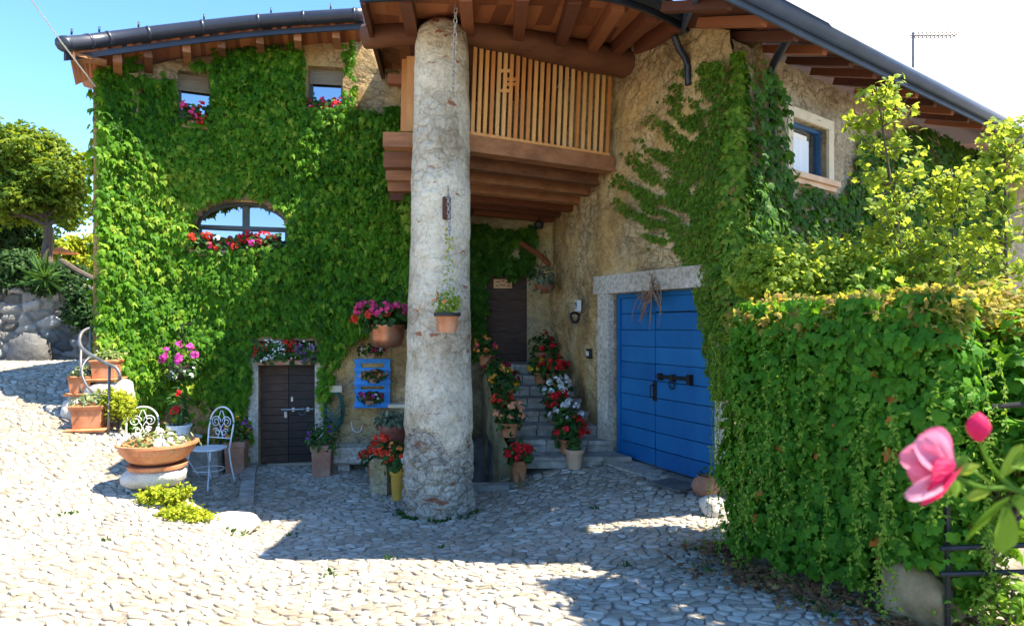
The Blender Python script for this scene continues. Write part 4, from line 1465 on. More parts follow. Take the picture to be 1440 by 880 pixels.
for k in range(NS):
    ya = Y0 + (10.7 - Y0) * k / (NS - 1)
    yb = Y0 + (10.7 - Y0) * (k + 1) / (NS - 1) if k < NS - 1 else 11.48
    z1 = E - 1.72 + k * (1.04 / (NS - 1))
    mb = MB()
    xs = np.linspace(0, 1, 4)
    cuts = [0, random.uniform(0.3, 0.45), random.uniform(0.6, 0.75), 1]
    for j in range(3):
        for lay in range(2):
            zlo, zhi = (z1 - 0.155, z1 - 0.062) if lay == 0 else (z1 - 0.058, z1 + random.uniform(-0.008, 0.006))
            out = 0.0 if lay == 0 else 0.025
            c8 = []
            for zz_ in (zlo, zhi):
                for (Y, t) in ((ya - out + random.uniform(-0.015, 0.015), cuts[j] + 0.006), (ya - out + random.uniform(-0.015, 0.015), cuts[j + 1] - 0.006), (yb + 0.02, cuts[j + 1] - 0.006), (yb + 0.02, cuts[j] + 0.006)):
                    xl, xr = stair_l(Y) + 0.12, float(np.interp(Y, WA.y[::-1], WA.x[::-1])) - 0.02
                    c8.append((xl + (xr - xl) * t, Y, zz_))
            mb.hexa(c8)
    mb.build('step', 'grey_stone', stairs)
# flank wall with a low cellar opening
WF = Wall([(-0.52, 11.4), (-0.40, 10.3), (-0.25, 9.3), (-0.02, 8.35), (0.17, 7.80)])
zfl = lambda s: stair_z(float(np.interp(s, WF.s, WF.y))) * 0.0 + float(np.interp(np.interp(s, WF.s, WF.y), [7.8, 8.3, 10.7, 11.4], [E - 2.0, E - 1.66, E - 0.60, E - 0.55]))
sc0 = float(np.interp(-9.45, -WF.y, WF.s))
sc1 = float(np.interp(-10.9, -WF.y, WF.s))
hcel = [min(sc0, sc1), max(sc0, sc1), E - 2.9, E - 1.80]
WF.build('flank_wall', E - 3.0, zfl, 'mossy', stairs, [hcel], 0.06, 0.03, 0.3, 8, None, None)
mb = MB()
WF.slab(mb, hcel[0], hcel[1], hcel[2], hcel[3], -0.34, -0.31)
mb.build('cellar_shade_sheet', 'black', stairs)  # black sheet painting the cellar's darkness behind the opening
mb = MB()
for k in range(7):
    s = hcel[0] + (hcel[1] - hcel[0]) * (k + 0.5) / 7
    mb.tube([WF.at(s, hcel[2], -0.08), WF.at(s, hcel[3], -0.08)], 0.012, 6)
mb.tube([WF.at(hcel[0], hcel[2] + 0.5, -0.08), WF.at(hcel[1], hcel[3] - 0.35, -0.08)], 0.012, 6)
mb.build('cellar_grille', 'grey_iron', stairs)
mb = MB()
for a_, b_ in (((-1.3, 8.45), (-0.65, 8.25)), ((-0.64, 8.245), (0.0, 8.06))):
    mb.bar((a_[0], a_[1], gz(*a_) - 0.10), (b_[0], b_[1], gz(*b_) - 0.10), 0.2, 0.28)
tag(mb.build('paving_edge', 'grey_stone'), kind='structure')


# ------------------------------------------------------------------ climbing plants
def creeper(name, label, W, n_, mask, zr, size, off, mat, shape='ivy', nrm_up=0.35, stems=10, srange=None, cat='climbing plant', bunch=None):
    s0_, s1_ = srange or (0, W.len)
    s = RNG.uniform(s0_, s1_, n_)
    z = RNG.uniform(*zr, n_)
    x, y, nx, ny = W.xyn(s)
    px, py = CX + F * x / y, HY - F * (z - E) / y
    p3 = np.stack([x, y, z], 1)
    nz = fbm(p3, 1.6, 21)
    keep = mask(px, py, nz, p3) > RNG.uniform(0, 1, n_)
    s, z, x, y, nx, ny, p3, px, py = (q[keep] for q in (s, z, x, y, nx, ny, p3, px, py))
    n2 = len(s)
    o = off(px, py, p3) * RNG.uniform(0.22, 1.0, n2) ** 0.7 + 0.015
    p = p3 + np.stack([nx * o, ny * o, 0 * o], 1)
    N = np.stack([nx, ny, np.full(n2, nrm_up)], 1) + RNG.normal(size=(n2, 3)) * 0.36
    T = np.stack([0 * nx, 0 * nx, -np.ones(n2)], 1) + RNG.normal(size=(n2, 3)) * 0.33 + np.stack([nx, ny, 0 * nx], 1) * 0.3
    base = W.at((s0_ + s1_) / 2, float(z.min()))
    t = thing(name, label, cat, base)
    rn = np.clip(RNG.normal(0.45, 0.26, n2) + 0.26 * fbm(p3, 0.9, 33), 0, 1)
    leaves('leaves', p, N, T, size * RNG.uniform(0.45, 1.35, n2), shape, mat, t, rn)
    mb_ = MB()
    for k in range(stems):
        i = RNG.integers(n2)
        ss, zz_ = s[i], z[i]
        pts_ = []
        for j in range(14):
            q_ = W.at(min(max(ss, s0_), s1_), zz_)
            if mask(np.array([CX + F * q_.x / q_.y]), np.array([HY - F * (zz_ - E) / q_.y]), np.zeros(1), np.array([q_]))[0] <= 0.02:
                break
            pts_.append(W.at(min(max(ss, s0_), s1_), zz_, 0.02 + 0.01 * random.random()))
            ss += random.gauss(0, 0.07)
            zz_ -= random.uniform(0.04, 0.14)
        if len(pts_) > 2:
            mb_.tube(pts_, 0.010, 5, 0.016)
    if stems:
        mb_.build('stem', 'bark', t)
    return t


def sm(a_, b_, x):
    t = np.clip((x - a_) / (b_ - a_), 0, 1)
    return t * t * (3 - 2 * t)


def mask_left(px, py, nz, p3):
    top = np.interp(px, [130, 165, 200, 245, 300, 320, 425, 436, 484, 496, 510, 540, 590], [100, 92, 108, 112, 92, 78, 66, 118, 130, 160, 148, 150, 152]) + 14 * nz
    m_ = sm(-6, 10, py - top)
    # thin growth up to the eaves
    strag = (py > 62) & (py < top + 5) & (((px > 300) & (px < 425) & (fbm(p3, 3, 4) > -0.12)) | ((px > 484) & (px < 500) & (fbm(p3, 4, 4) > -0.3)) | ((px > 155) & (px < 190)) | ((px > 130) & (px < 150) & (py > 95)))
    m_ = np.maximum(m_, 0.5 * strag)
    m_ *= ~((px > 247) & (px < 299) & (py > 100) & (py < 168))
    m_ *= ~((px > 430) & (px < 485) & (py > 90) & (py < 158))
    arch = ((px - 340) / 68) ** 2 + (np.minimum(py, 318) - 318) ** 2 / 41.0 ** 2
    m_ *= ~((arch < 1) & (py < 350))
    # door and the bare rubble to its right
    m_ *= ~((px > 356 + 4 * nz) & (px < 449) & (py > 470))
    bare = np.interp(px, [446, 455, 468, 480, 492, 505, 585], [660, 590, 540, 505, 488, 470, 455]) + 12 * nz
    m_ *= ~((px > 448) & (py > bare))
    m_ *= ~((px > 560) & (py > 440))
    # thin foot of the wall behind the chairs
    foot = np.interp(px, [130, 180, 215, 240, 300, 335, 352, 362], [640, 600, 585, 545, 560, 590, 560, 560]) + 16 * nz
    m_ *= np.where(py > foot, 0.10, 1.0)
    hole = fbm(p3, 2.3, 55)
    m_ *= np.where((hole > 0.95) & (py > 470), 0.1, 1)
    return m_


def off_left(px, py, p3):
    return 0.21 + 0.09 * np.clip(fbm(p3, 1.1, 12), -0.8, 1.2) + 0.05 * np.clip(fbm(p3, 3.2, 14), -1, 1)


creeper('wall_creeper', 'dense bright green creeper covering the front of the house around the arched window', WL, 42000, mask_left, (E - 2.2, E + 4.3), 0.098, off_left, 'ivy', 'creeper', stems=26)

# creeper leaves curling round the left corner
nC = 900
zc_ = RNG.uniform(E - 1.2, E + 3.2, nC)
yc_ = RNG.uniform(8.42, 9.6, nC)
t = thing('corner_creeper', 'narrow fringe of creeper wrapping the outer left corner of the house', 'climbing plant', (-5.5, 8.9, E - 1.2))
leaves('leaves', np.stack([-5.5 - RNG.uniform(0, 0.09, nC) - 0.0 * yc_, yc_, zc_], 1), np.stack([-np.ones(nC), -0.4 * np.ones(nC), 0.3 * np.ones(nC)], 1) + RNG.normal(size=(nC, 3)) * 0.35,
       np.stack([0 * zc_, 0 * zc_, -np.ones(nC)], 1) + RNG.normal(size=(nC, 3)) * 0.3, 0.13 * RNG.uniform(0.6, 1.2, nC), 'ivy', 'ivy', t)


def mask_A(px, py, nz, p3):
    # sparse runners fanning down-left from the eaves corner
    u = (px - 1000) * 0.75 + (py - 90) * 0.45
    v = (px - 1000) * 0.42 + (py - 90) * -0.9
    w2 = 14 * fbm(p3, 1.3, 77)
    streak = 1.5 * fbm(np.stack([(v + w2) / 9.0, (u + w2) / 60.0, 0 * u], 1), 1.0, 71) + 0.5 * fbm(p3, 4.5, 73)
    left = np.interp(py, [75, 120, 160, 215, 260, 300, 340, 380], [950, 925, 905, 868, 852, 862, 880, 975])
    core = np.interp(py, [80, 150, 230, 330, 400, 470], [1000, 985, 968, 962, 978, 986]) + 30 * nz + 12 * fbm(p3, 4, 79)
    d = np.clip((px - left) / 60, 0, 1)
    m_ = np.where(px > core, 0.9, np.clip(d * 1.1, 0, 0.8) * (streak > 0.42 - 0.75 * d))
    m_ = np.where(py > 345 + 20 * nz, np.where(px > core, 0.9, 0), m_)
    m_ = np.where((py > 400) & (px < np.interp(py, [400, 480, 560], [978, 996, 1012])), 0, m_)
    m_ *= np.where(py < 260, 0.62, 1.0) * np.where(fbm(p3, 2.2, 81) > 0.75, 0.25, 1)
    m_ *= (px > left) * (py > 82 + 10 * nz) * sm(82, 96, py + 8 * nz)
    return m_ * (py < 560)


creeper('runner_creeper', 'sparse creeper runners fanning over ochre stone above the blue door', WA, 42000, mask_A, (E - 0.9, E + 3.1), 0.046, lambda px, py, p3: 0.03 + 0.10 * sm(965, 1020, px), 'ivy_olive', 'creeper', stems=6, srange=(WA.s_px(850), WA.len))


def mask_B(px, py, nz, p3):
    m_ = np.ones(px.shape)
    top = np.interp(px, [1000, 1040, 1085, 1100, 1112, 1180, 1190, 1200, 1230, 1290, 1340, 1440], [90, 95, 105, 180, 252, 285, 250, 200, 180, 180, 175, 185]) + 14 * nz
    m_ = sm(-5, 12, py - top) * 0.95
    m_ *= ~((px > 1100) & (px < 1180) & (py < 250))
    m_ *= np.where((py < 190) & (px < 1100), 0.8, 1.0) * np.where(fbm(p3, 2.4, 83) > 0.85, 0.2, 1)
    return m_


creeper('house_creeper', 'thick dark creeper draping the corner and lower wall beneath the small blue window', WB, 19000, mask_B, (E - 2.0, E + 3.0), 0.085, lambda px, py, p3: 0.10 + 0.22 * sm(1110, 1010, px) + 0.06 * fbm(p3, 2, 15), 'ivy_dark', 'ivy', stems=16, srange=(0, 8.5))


nD = 3300
zD = E - 0.75 + 3.6 * RNG.uniform(0, 1, nD) ** 1.15
wD = np.interp(zD - E, [-0.8, 0.0, 0.5, 1.2, 2.0, 2.6, 2.9], [0.10, 0.19, 0.25, 0.20, 0.13, 0.09, 0.05])
kD = fbm(np.stack([0 * zD, 3 * RNG.uniform(size=nD), zD], 1), 2.5, 63)
aD = RNG.uniform(-2.9, 0.6, nD)
rD = wD * (0.75 + 0.3 * RNG.uniform(0, 1, nD))
pD = np.stack([2.36 + rD * np.cos(aD), 6.80 + rD * np.sin(aD), zD], 1)
pD[:, :2] += 0.05 * np.stack([fbm(pD, 2.5, 61), fbm(pD, 2.5, 62)], 1)
t = thing('corner_drape', 'hanging curtain of creeper down the house corner right of the blue door', 'climbing plant', (2.36, 6.8, E - 0.8))
leaves('leaves', pD, np.stack([np.cos(aD), np.sin(aD), 0.4 + 0 * aD], 1) + RNG.normal(size=(nD, 3)) * 0.4, RNG.normal(size=(nD, 3)) * 0.35 + np.array([0, 0, -1]), 0.075 * RNG.uniform(0.6, 1.25, nD), 'ivy', 'ivy_olive', t)
MB().tube(smooth_path([(2.55, 6.93, E - 1.8), (2.46, 6.86, E - 0.5), (2.36, 6.76, E + 0.6), (2.35, 6.74, E + 2.6)], 5), 0.02, 7, 0.01).build('stem', 'bark', t)


def mask_R(px, py, nz, p3):
    m_ = sm(318, 330, py + 8 * nz) * np.where(py < 384 + 10 * nz, 1, 0) * (px < 752 + 14 * nz)
    m_ = np.where((px < 686 + 3 * nz), (py > 316) & (py < 500), m_)
    m_ *= ~((px > 700) & (py > 345) & (py < 362) & (nz > 0.2))
    return m_ * 0.95


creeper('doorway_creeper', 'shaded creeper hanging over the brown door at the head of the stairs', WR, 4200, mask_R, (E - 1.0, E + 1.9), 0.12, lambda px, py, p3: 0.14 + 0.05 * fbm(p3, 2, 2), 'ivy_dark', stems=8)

# trailing plant over the balcony's left end
t = thing('trailing_vine', 'yellowish creeper tuft hanging beside the column under the joist ends', 'climbing plant', P(578, 330, 9.3))
puff('leaves', P(578, 290, 9.2), (0.14, 0.12, 0.34), 130, 0.11, 'ivy', 'ivy_olive', t)

# ------------------------------------------------------------------ hedge on the right
hp = [Vector((1.84, 5.30, 0)), Vector((1.76, 4.85, 0)), Vector((1.99, 4.1, 0)), Vector((2.25, 3.46, 0)), Vector((2.36, 3.40, 0)), Vector((2.50, 3.52, 0)), Vector((2.95, 4.2, 0))]
WH = Wall([(p.x, p.y) for p in hp])
hedge = thing('creeper_hedge', 'tall green creeper-clad hedge with bronzed top beside the blue door', 'hedge', (2.3, 3.9, gz(2.3, 3.9)))
ztop = E + 0.12
nH = 11500
s = RNG.uniform(0, WH.len, nH)
x, y, nx, ny = WH.xyn(s)
gb = ground_z(x, y, False)
tz = RNG.uniform(0, 1, nH) ** 0.9
z = gb + 0.10 + (ztop - gb - 0.06) * tz
p3 = np.stack([x, y, z], 1)
o = (0.02 + 0.10 * np.clip(fbm(p3, 1.6, 41), -0.7, 1.2) + 0.05 * fbm(p3, 5, 42)) + RNG.uniform(-0.10, 0.05, nH) - 0.06 * sm(0.85, 1.0, tz)
sB0 = float(np.interp(-3.43, -WH.y[:40], WH.s[:40]))
stone_gap = (s > sB0 - 0.42) & (s < sB0 + 0.05) & (z < gb + 0.28 + 0.08 * fbm(p3, 5, 3))
kp = ~stone_gap
p3 = p3 + np.stack([nx * o, ny * o, 0 * o], 1)
N = np.stack([nx, ny, np.full(nH, 0.35)], 1) + RNG.normal(size=(nH, 3)) * 0.42
T = np.stack([0 * nx, 0 * nx, -np.ones(nH)], 1) + RNG.normal(size=(nH, 3)) * 0.4
rn = np.clip(RNG.normal(0.45, 0.2, nH) + 0.15 * fbm(p3, 1.2, 44), 0, 0.96)
rn[RNG.uniform(0, 1, nH) < 0.006] = 1.0
leaves('leaves', p3[kp], N[kp], T[kp], (0.062 * RNG.uniform(0.5, 1.35, nH))[kp], 'ivy', 'hedge', hedge, rn[kp])
# crown of the hedge: back-lit young growth
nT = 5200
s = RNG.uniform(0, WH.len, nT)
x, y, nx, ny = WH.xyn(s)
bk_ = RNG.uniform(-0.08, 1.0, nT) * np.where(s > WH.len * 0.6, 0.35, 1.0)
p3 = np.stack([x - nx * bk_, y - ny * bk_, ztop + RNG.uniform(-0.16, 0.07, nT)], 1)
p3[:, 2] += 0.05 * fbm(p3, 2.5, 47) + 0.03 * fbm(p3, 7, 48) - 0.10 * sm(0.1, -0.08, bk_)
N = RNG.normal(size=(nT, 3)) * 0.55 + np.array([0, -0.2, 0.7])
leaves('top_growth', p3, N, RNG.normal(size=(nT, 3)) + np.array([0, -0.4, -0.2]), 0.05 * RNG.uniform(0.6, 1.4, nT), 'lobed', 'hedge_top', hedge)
# trailing strands of small leaves
sp, sn, st_ = [], [], []
mbs = MB()
for k in range(58):
    ss = (random.choice((0.95, 1.3, 1.75, 2.1)) + random.gauss(0, 0.09)) if k > 26 else random.uniform(0.0, 0.85)
    zt_ = random.uniform(E - 1.1, E - 0.02)
    zb2 = max(gz(*WH.xyn(ss)[:2]) + 0.05, zt_ - random.choice((0.3, 0.5, 0.8, 1.2, 1.6)) * random.uniform(0.7, 1.2))
    z = zt_
    off_ = random.uniform(0.10, 0.20)
    path = []
    while z > zb2:
        off_ += random.gauss(0, 0.006)
        ss2 = min(max(ss + random.gauss(0, 0.02) + 0.03 * math.sin(z * 5 + k), 0), WH.len)
        q = WH.at(ss2, z, off_)
        path.append(q)
        for sd in (-1, 1):
            sp.append(q)
            sn.append((random.gauss(0, 0.5) + WH.xyn(ss2)[2], random.gauss(0, 0.5) + WH.xyn(ss2)[3], 0.4))
            st_.append((sd * 0.8, random.gauss(0, 0.4), -0.7))
        z -= 0.022
    if len(path) > 2:
        mbs.tube(path[::2] + [path[-1]], 0.0014, 4)
leaves('trailing_strands', np.array(sp), np.array(sn), np.array(st_), 0.026 * RNG.uniform(0.6, 1.3, len(sp)), 'oval', 'strand', hedge)
mbs.build('strand_stem', 'strand', hedge)
mb = MB()
ring = [WH.at(WH.len * k / 16, 0, -0.13) for k in range(13)] + [Vector((2.72, 4.25, 0)), Vector((2.6, 5.3, 0)), Vector((2.1, 5.45, 0))]
nr_ = len(ring)
mb.add([(p.x, p.y, gz(p.x, p.y) + 0.12) for p in ring] + [(p.x, p.y, ztop - 0.12) for p in ring], [tuple(range(nr_)), tuple(reversed(range(nr_, 2 * nr_)))] + [(i, nr_ + i, nr_ + (i + 1) % nr_, (i + 1) % nr_) for i in range(nr_)])
mb.build('dark_core', 'dark_shrub', hedge)  # solid dark core added behind the leaves, closes the see-through gaps


def rock(name, label, c, size, mat, seed=0, rz=0.0, cat='rock', parent=None, kind=None, group=None):
    nu, nv = 22, 14
    vs_, fs = [], []
    for i in range(nv + 1):
        th = math.pi * i / nv
        for k in range(nu):
            ph = 2 * math.pi * k / nu
            vs_.append((math.sin(th) * math.cos(ph), math.sin(th) * math.sin(ph), math.cos(th)))
    v = np.array(vs_)
    v = np.sign(v) * np.abs(v) ** 0.72
    v *= (1 + 0.16 * fbm(v, 1.3, seed) + 0.06 * fbm(v, 4, seed + 2))[:, None]
    v *= np.array(size) / 2
    ca, sa = math.cos(rz), math.sin(rz)
    v = np.stack([v[:, 0] * ca - v[:, 1] * sa, v[:, 0] * sa + v[:, 1] * ca, v[:, 2]], 1) + np.array(c)
    for i in range(nv):
        for k in range(nu):
            a_, b_ = i * nu + k, i * nu + (k + 1) % nu
            fs.append((a_, a_ + nu, b_ + nu, b_))
    o = link_mesh(name, v, fs, mat, parent, True)
    if parent is None:
        tag(o, label, cat, group, kind)
    return o


q = WH.at(sB0 - 0.14, 0, -0.05)
rock('boundary_stone', 'squared ochre stone block showing at the foot of the hedge', (q.x + 0.02, q.y, gz(q.x, q.y) + 0.10), (0.40, 0.34, 0.46), 'mossy_stone', 12, -0.9, 'stone')

# leaf litter at the foot of the hedge
nl = 900
s = RNG.uniform(0, WH.len * 0.75, nl)
x, y, nx, ny = WH.xyn(s)
o = np.abs(RNG.normal(0, 0.22, nl)) + 0.0
x, y = x + nx * o, y + ny * o
p3 = np.stack([x, y, ground_z(x, y, False) + 0.03 + RNG.uniform(0, 0.02, nl)], 1)
tag(leaves('fallen_leaves', p3, RNG.normal(size=(nl, 3)) * 0.35 + np.array([0, 0, 1]), RNG.normal(size=(nl, 3)), 0.045 * RNG.uniform(0.5, 1.4, nl), 'lobed', 'litter'), 'dry brown leaves scattered along the foot of the hedge', 'leaf litter', kind='stuff')


# weeds in the joints: round the column, along walls and kerb, here and there in the yard
wp = []
for k in range(34):
    a_ = random.uniform(math.pi, 2 * math.pi)
    wp.append((-0.85 + 0.43 * math.cos(a_), 7.3 + 0.43 * math.sin(a_)))
for k in range(46):
    ss = random.uniform(0.2, WL.len - 0.3)
    q = WL.at(ss, 0, random.uniform(0.03, 0.14))
    if not hdoor[0] - 0.05 < ss < hdoor[1] + 0.05:
        wp.append((q.x, q.y))
for k in range(40):
    q = WH.at(random.uniform(0, WH.len * 0.8), 0, abs(random.gauss(0.1, 0.2)))
    wp.append((q.x, q.y))
for k in range(12):
    wp.append((random.uniform(-4, 1.5), random.uniform(4.5, 7.5)))
for k in range(30):
    t_ = random.random()
    wp.append((-4.9 + 2.4 * t_ + random.gauss(0, 0.12), 8.1 - 2.3 * t_ + random.gauss(0, 0.12)))
W1, W2 = [], []
for x, y in wp:
    z = gz(x, y)
    sz = random.uniform(0.5, 1.2)
    for j in range(random.randint(6, 15)):
        W1.append((x + random.gauss(0, 0.03), y + random.gauss(0, 0.03), z + 0.005))
        W2.append((random.gauss(0, 0.6), random.gauss(0, 0.6), 1.0 * sz))
W1, W2 = np.array(W1), np.array(W2)
tag(leaves('weeds', W1, np.cross(W2, RNG.normal(size=W2.shape)), W2, 0.04 * RNG.uniform(0.5, 1.3, len(W1)), 'oval', 'pot_leaf'), 'small green weeds growing in the joints of the cobbles', 'weeds', kind='stuff')

# ------------------------------------------------------------------ trees and shrubs
def tree(name, label, base, trunk_pts, r0, clumps, leaf_n, size, mat, shape='lobed', cat='tree', branch=True, group=None, limbs=True):
    """Tapered trunk, limbs out to each clump, and a crown of leaf clumps with gaps between them."""
    t = thing(name, label, cat, base, group)
    tp = smooth_path(trunk_pts, 5)
    mb_ = MB().tube(tp, r0, 9, r0 * 0.3)
    for c, rad in clumps:
        c = Vector(c)
        k = min(range(len(tp)), key=lambda i: (tp[i] - (c - Vector((0, 0, rad[2] * 1.2)))).length)
        a_ = tp[k]
        if limbs:
            mb_.tube(smooth_path([a_, a_.lerp(c, 0.5) + Vector((random.gauss(0, 0.06), random.gauss(0, 0.06), 0.05)), c], 4), r0 * 0.35, 6, r0 * 0.12)
    mb_.build('trunk', 'bark', t, True)
    P_, D_ = [], []
    tot = sum(r_[0] * r_[2] for _, r_ in clumps)
    for c, rad in clumps:
        n_ = max(12, int(leaf_n * rad[0] * rad[2] / tot))
        p_, d_ = ball(n_, c, rad, 0.35)
        p_ += RNG.normal(size=p_.shape) * np.array(rad) * 0.16
        P_.append(p_)
        D_.append(d_)
    P_, D_ = np.concatenate(P_), np.concatenate(D_)
    n_ = len(P_)
    leaves('crown', P_, D_ * 0.7 + np.array([0, 0, 0.6]) + RNG.normal(size=(n_, 3)) * 0.55, D_ + np.array([0, 0, -0.5]) + RNG.normal(size=(n_, 3)) * 0.5, size * RNG.uniform(0.6, 1.3, n_), shape, mat, t)
    return t


def clumps_in(c, rad, k, r_lo, r_hi, seed):
    rr = random.Random(seed)
    out = []
    for i in range(k):
        d = Vector((rr.gauss(0, 1), rr.gauss(0, 1), rr.gauss(0, 1))).normalized() * (rr.random() ** 0.4)
        q = rr.uniform(r_lo, r_hi)
        out.append(((c[0] + d.x * rad[0], c[1] + d.y * rad[1], c[2] + d.z * rad[2]), (q, q, q * 0.8)))
    return out


tb = P(70, 400, 13.5)
tree('broadleaf_tree', 'round leafy tree with dark trunk above the rubble retaining wall', tb, [tb, P(66, 360, 13.5), P(68, 318, 13.5), P(60, 260, 13.6)], 0.14,
     clumps_in(P(45, 250, 13.6), (1.15, 0.95, 1.25), 62, 0.16, 0.44, 3) + clumps_in(P(5, 205, 13.6), (0.6, 0.6, 0.5), 12, 0.3, 0.45, 9), 15000, 0.11, 'tree')
tb = P(118, 420, 17.5)
tree('background_tree', 'sunlit yellow-green tree glimpsed between the round tree and house corner', tb, [tb, P(116, 380, 17.5), P(114, 345, 17.5)], 0.1,
     clumps_in(P(100, 362, 17.5), (0.9, 0.6, 0.7), 18, 0.25, 0.42, 5), 2600, 0.14, 'lime')
tb = P(12, 425, 15)
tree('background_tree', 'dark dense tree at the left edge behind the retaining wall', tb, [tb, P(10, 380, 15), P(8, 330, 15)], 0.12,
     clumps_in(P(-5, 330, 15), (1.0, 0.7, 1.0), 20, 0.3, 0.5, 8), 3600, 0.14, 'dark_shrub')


def shrub(name, label, c, rad, n_, size, mat, shape='oval', k=10, seed=1, cat='shrub', group=None):
    base = (c[0], c[1], c[2] - rad[2])
    t = thing(name, label, cat, base, group)
    mb_ = MB()
    rr = random.Random(seed)
    cl = []
    for i in range(k):
        d = Vector((rr.gauss(0, 1), rr.gauss(0, 1), abs(rr.gauss(0, 0.8)))).normalized() * rr.uniform(0.3, 0.85)
        q = rr.uniform(0.32, 0.5)
        cc_ = (c[0] + d.x * rad[0], c[1] + d.y * rad[1], c[2] + (d.z * 1.2 - 0.35) * rad[2])
        cl.append((cc_, (rad[0] * q, rad[1] * q, rad[2] * q)))
        mb_.tube([base, cc_], 0.012, 5, 0.005)
    mb_.build('stems', 'bark', t)
    P_, D_ = [], []
    for cc_, r_ in cl:
        p_, d_ = ball(n_ // k, cc_, r_, 0.3)
        p_ += RNG.normal(size=p_.shape) * np.array(r_) * 0.15
        P_.append(p_)
        D_.append(d_)
    P_, D_ = np.concatenate(P_), np.concatenate(D_)
    m_ = len(P_)
    leaves('foliage', P_, D_ + np.array([0, 0, 0.5]) + RNG.normal(size=(m_, 3)) * 0.5, D_ + RNG.normal(size=(m_, 3)) * 0.5 + np.array([0, 0, 0.1]), size * RNG.uniform(0.6, 1.3, m_), shape, mat, t)
    return t


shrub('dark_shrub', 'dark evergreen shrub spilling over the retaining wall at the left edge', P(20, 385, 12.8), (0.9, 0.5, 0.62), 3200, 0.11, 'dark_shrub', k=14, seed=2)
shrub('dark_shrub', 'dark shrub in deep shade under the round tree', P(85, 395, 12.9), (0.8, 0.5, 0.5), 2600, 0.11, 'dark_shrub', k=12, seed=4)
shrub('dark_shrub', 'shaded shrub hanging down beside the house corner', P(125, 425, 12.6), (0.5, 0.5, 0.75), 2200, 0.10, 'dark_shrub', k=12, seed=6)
t = thing('spiky_plant', 'spiky sword-leaved plant on top of the retaining wall', 'plant', P(68, 395, 12.2))
nb = 60
d = unit(RNG.normal(size=(nb, 3)) + np.array([0, -0.2, 0.9]))
leaves('blades', np.tile(np.array(P(64, 392, 12.2)), (nb, 1)), np.cross(d, RNG.normal(size=(nb, 3))), d, 0.55 * RNG.uniform(0.6, 1.2, nb), 'blade', 'pot_leaf', t)
# parasol and leaning pole far back
t = thing('garden_parasol', 'small flat orange garden parasol under the round tree', 'parasol', P(84, 400, 14.6))
MB().lathe(P(84, 356, 14.6), [(0.36, 0), (0.34, 0.02), (0.04, 0.13), (0.01, 0.14)], 10).build('canopy', 'orange_cloth', t)
MB().tube([P(84, 420, 14.6), P(84, 348, 14.6)], 0.02, 6).build('pole', 'wood_dark', t)
tag(MB().tube(smooth_path([P(86, 366, 12.6), P(108, 380, 12.5), P(134, 393, 12.4)], 4), 0.05, 7).build('leaning_branch', 'bark'), 'dark bare branch slanting from the tree towards the house', 'branch')

# retaining wall of rubble
WS = Wall([(-14.5, 11.2), (-10.5, 12.4), (-9.0, 12.9), (-6.9, 13.2)])
ns, nz_ = 330, 60
sg = np.linspace(0, WS.len, ns)
zg = np.linspace(E - 1.0, E + 0.80, nz_)
SG, ZG = np.meshgrid(sg, zg, indexing='ij')
x, y, nx, ny = WS.xyn(SG.ravel())
p3 = np.stack([x, y, ZG.ravel()], 1)
f1, f2, cid = voro(SG.ravel() * 3.4 + 0.3 * fbm(p3, 1.5, 2), ZG.ravel() * 5.6 + 0.3 * fbm(p3, 1.5, 6), 4)
o = np.clip((f2 - f1) * 1.8, 0, 0.5) * 0.16 + 0.06 * (cid - 0.5) + 0.02 * fbm(p3, 6, 3)
p3[:, 0] += nx * o
p3[:, 1] += ny * o
p3[:, 2] += np.where(ZG.ravel() > E + 0.76, 0.10 * fbm(p3, 2, 5), 0)
fs = [(i * nz_ + j, (i + 1) * nz_ + j, (i + 1) * nz_ + j + 1, i * nz_ + j + 1) for i in range(ns - 1) for j in range(nz_ - 1)]
vs_ = p3.tolist()
o0 = len(vs_)
for s in sg:
    q = WS.at(s, E + 0.7, -0.5)
    vs_.append(list(q))
    vs_.append([q.x, q.y, E - 1.2])
for i in range(ns - 1):
    fs.append((i * nz_ + nz_ - 1, (i + 1) * nz_ + nz_ - 1, o0 + 2 * i + 2, o0 + 2 * i))
    fs.append((o0 + 2 * i, o0 + 2 * i + 2, o0 + 2 * i + 3, o0 + 2 * i + 1))
tag(link_mesh('retaining_wall', vs_, fs, 'wall_stone', None, True, np.concatenate([cid, np.full(2 * ns, 0.5)])), 'dry rubble retaining wall at the top of the cobbled ramp', 'wall')
rock('embedded_boulder', 'dark boulder at the foot of the rubble retaining wall', P(42, 497, 12.2), (0.75, 0.5, 0.75), 'dark_rock', 31, 0, 'boulder')

# right-hand garden: mound, saplings, rose hedge
shrub('garden_shrub', 'rounded yellow-green shrub rising behind the hedge', P(1150, 388, 5.2), (0.74, 0.45, 0.42), 5600, 0.052, 'sapling', 'lobed', k=24, seed=11)
shrub('garden_shrub', 'sunlit lime shrub behind the hedge below the sapling', P(1235, 415, 5.2), (0.42, 0.4, 0.28), 1800, 0.07, 'strand', 'lobed', k=12, seed=12)
shrub('garden_shrub', 'tangled rose shrub with bronze leaves at the right edge', P(1400, 440, 3.9), (0.5, 0.4, 0.28), 1900, 0.06, 'hedge_top', 'oval', k=14, seed=13)
shrub('garden_shrub', 'deep green shrub behind the fence rails at the right edge', P(1420, 600, 3.5), (0.32, 0.4, 0.55), 2000, 0.075, 'hedge', 'ivy', k=14, seed=14)
shrub('garden_shrub', 'low yellowish plant on the ground by the bottom fence rail', P(1420, 830, 3.25), (0.22, 0.3, 0.16), 900, 0.05, 'strand', 'oval', k=9, seed=15)


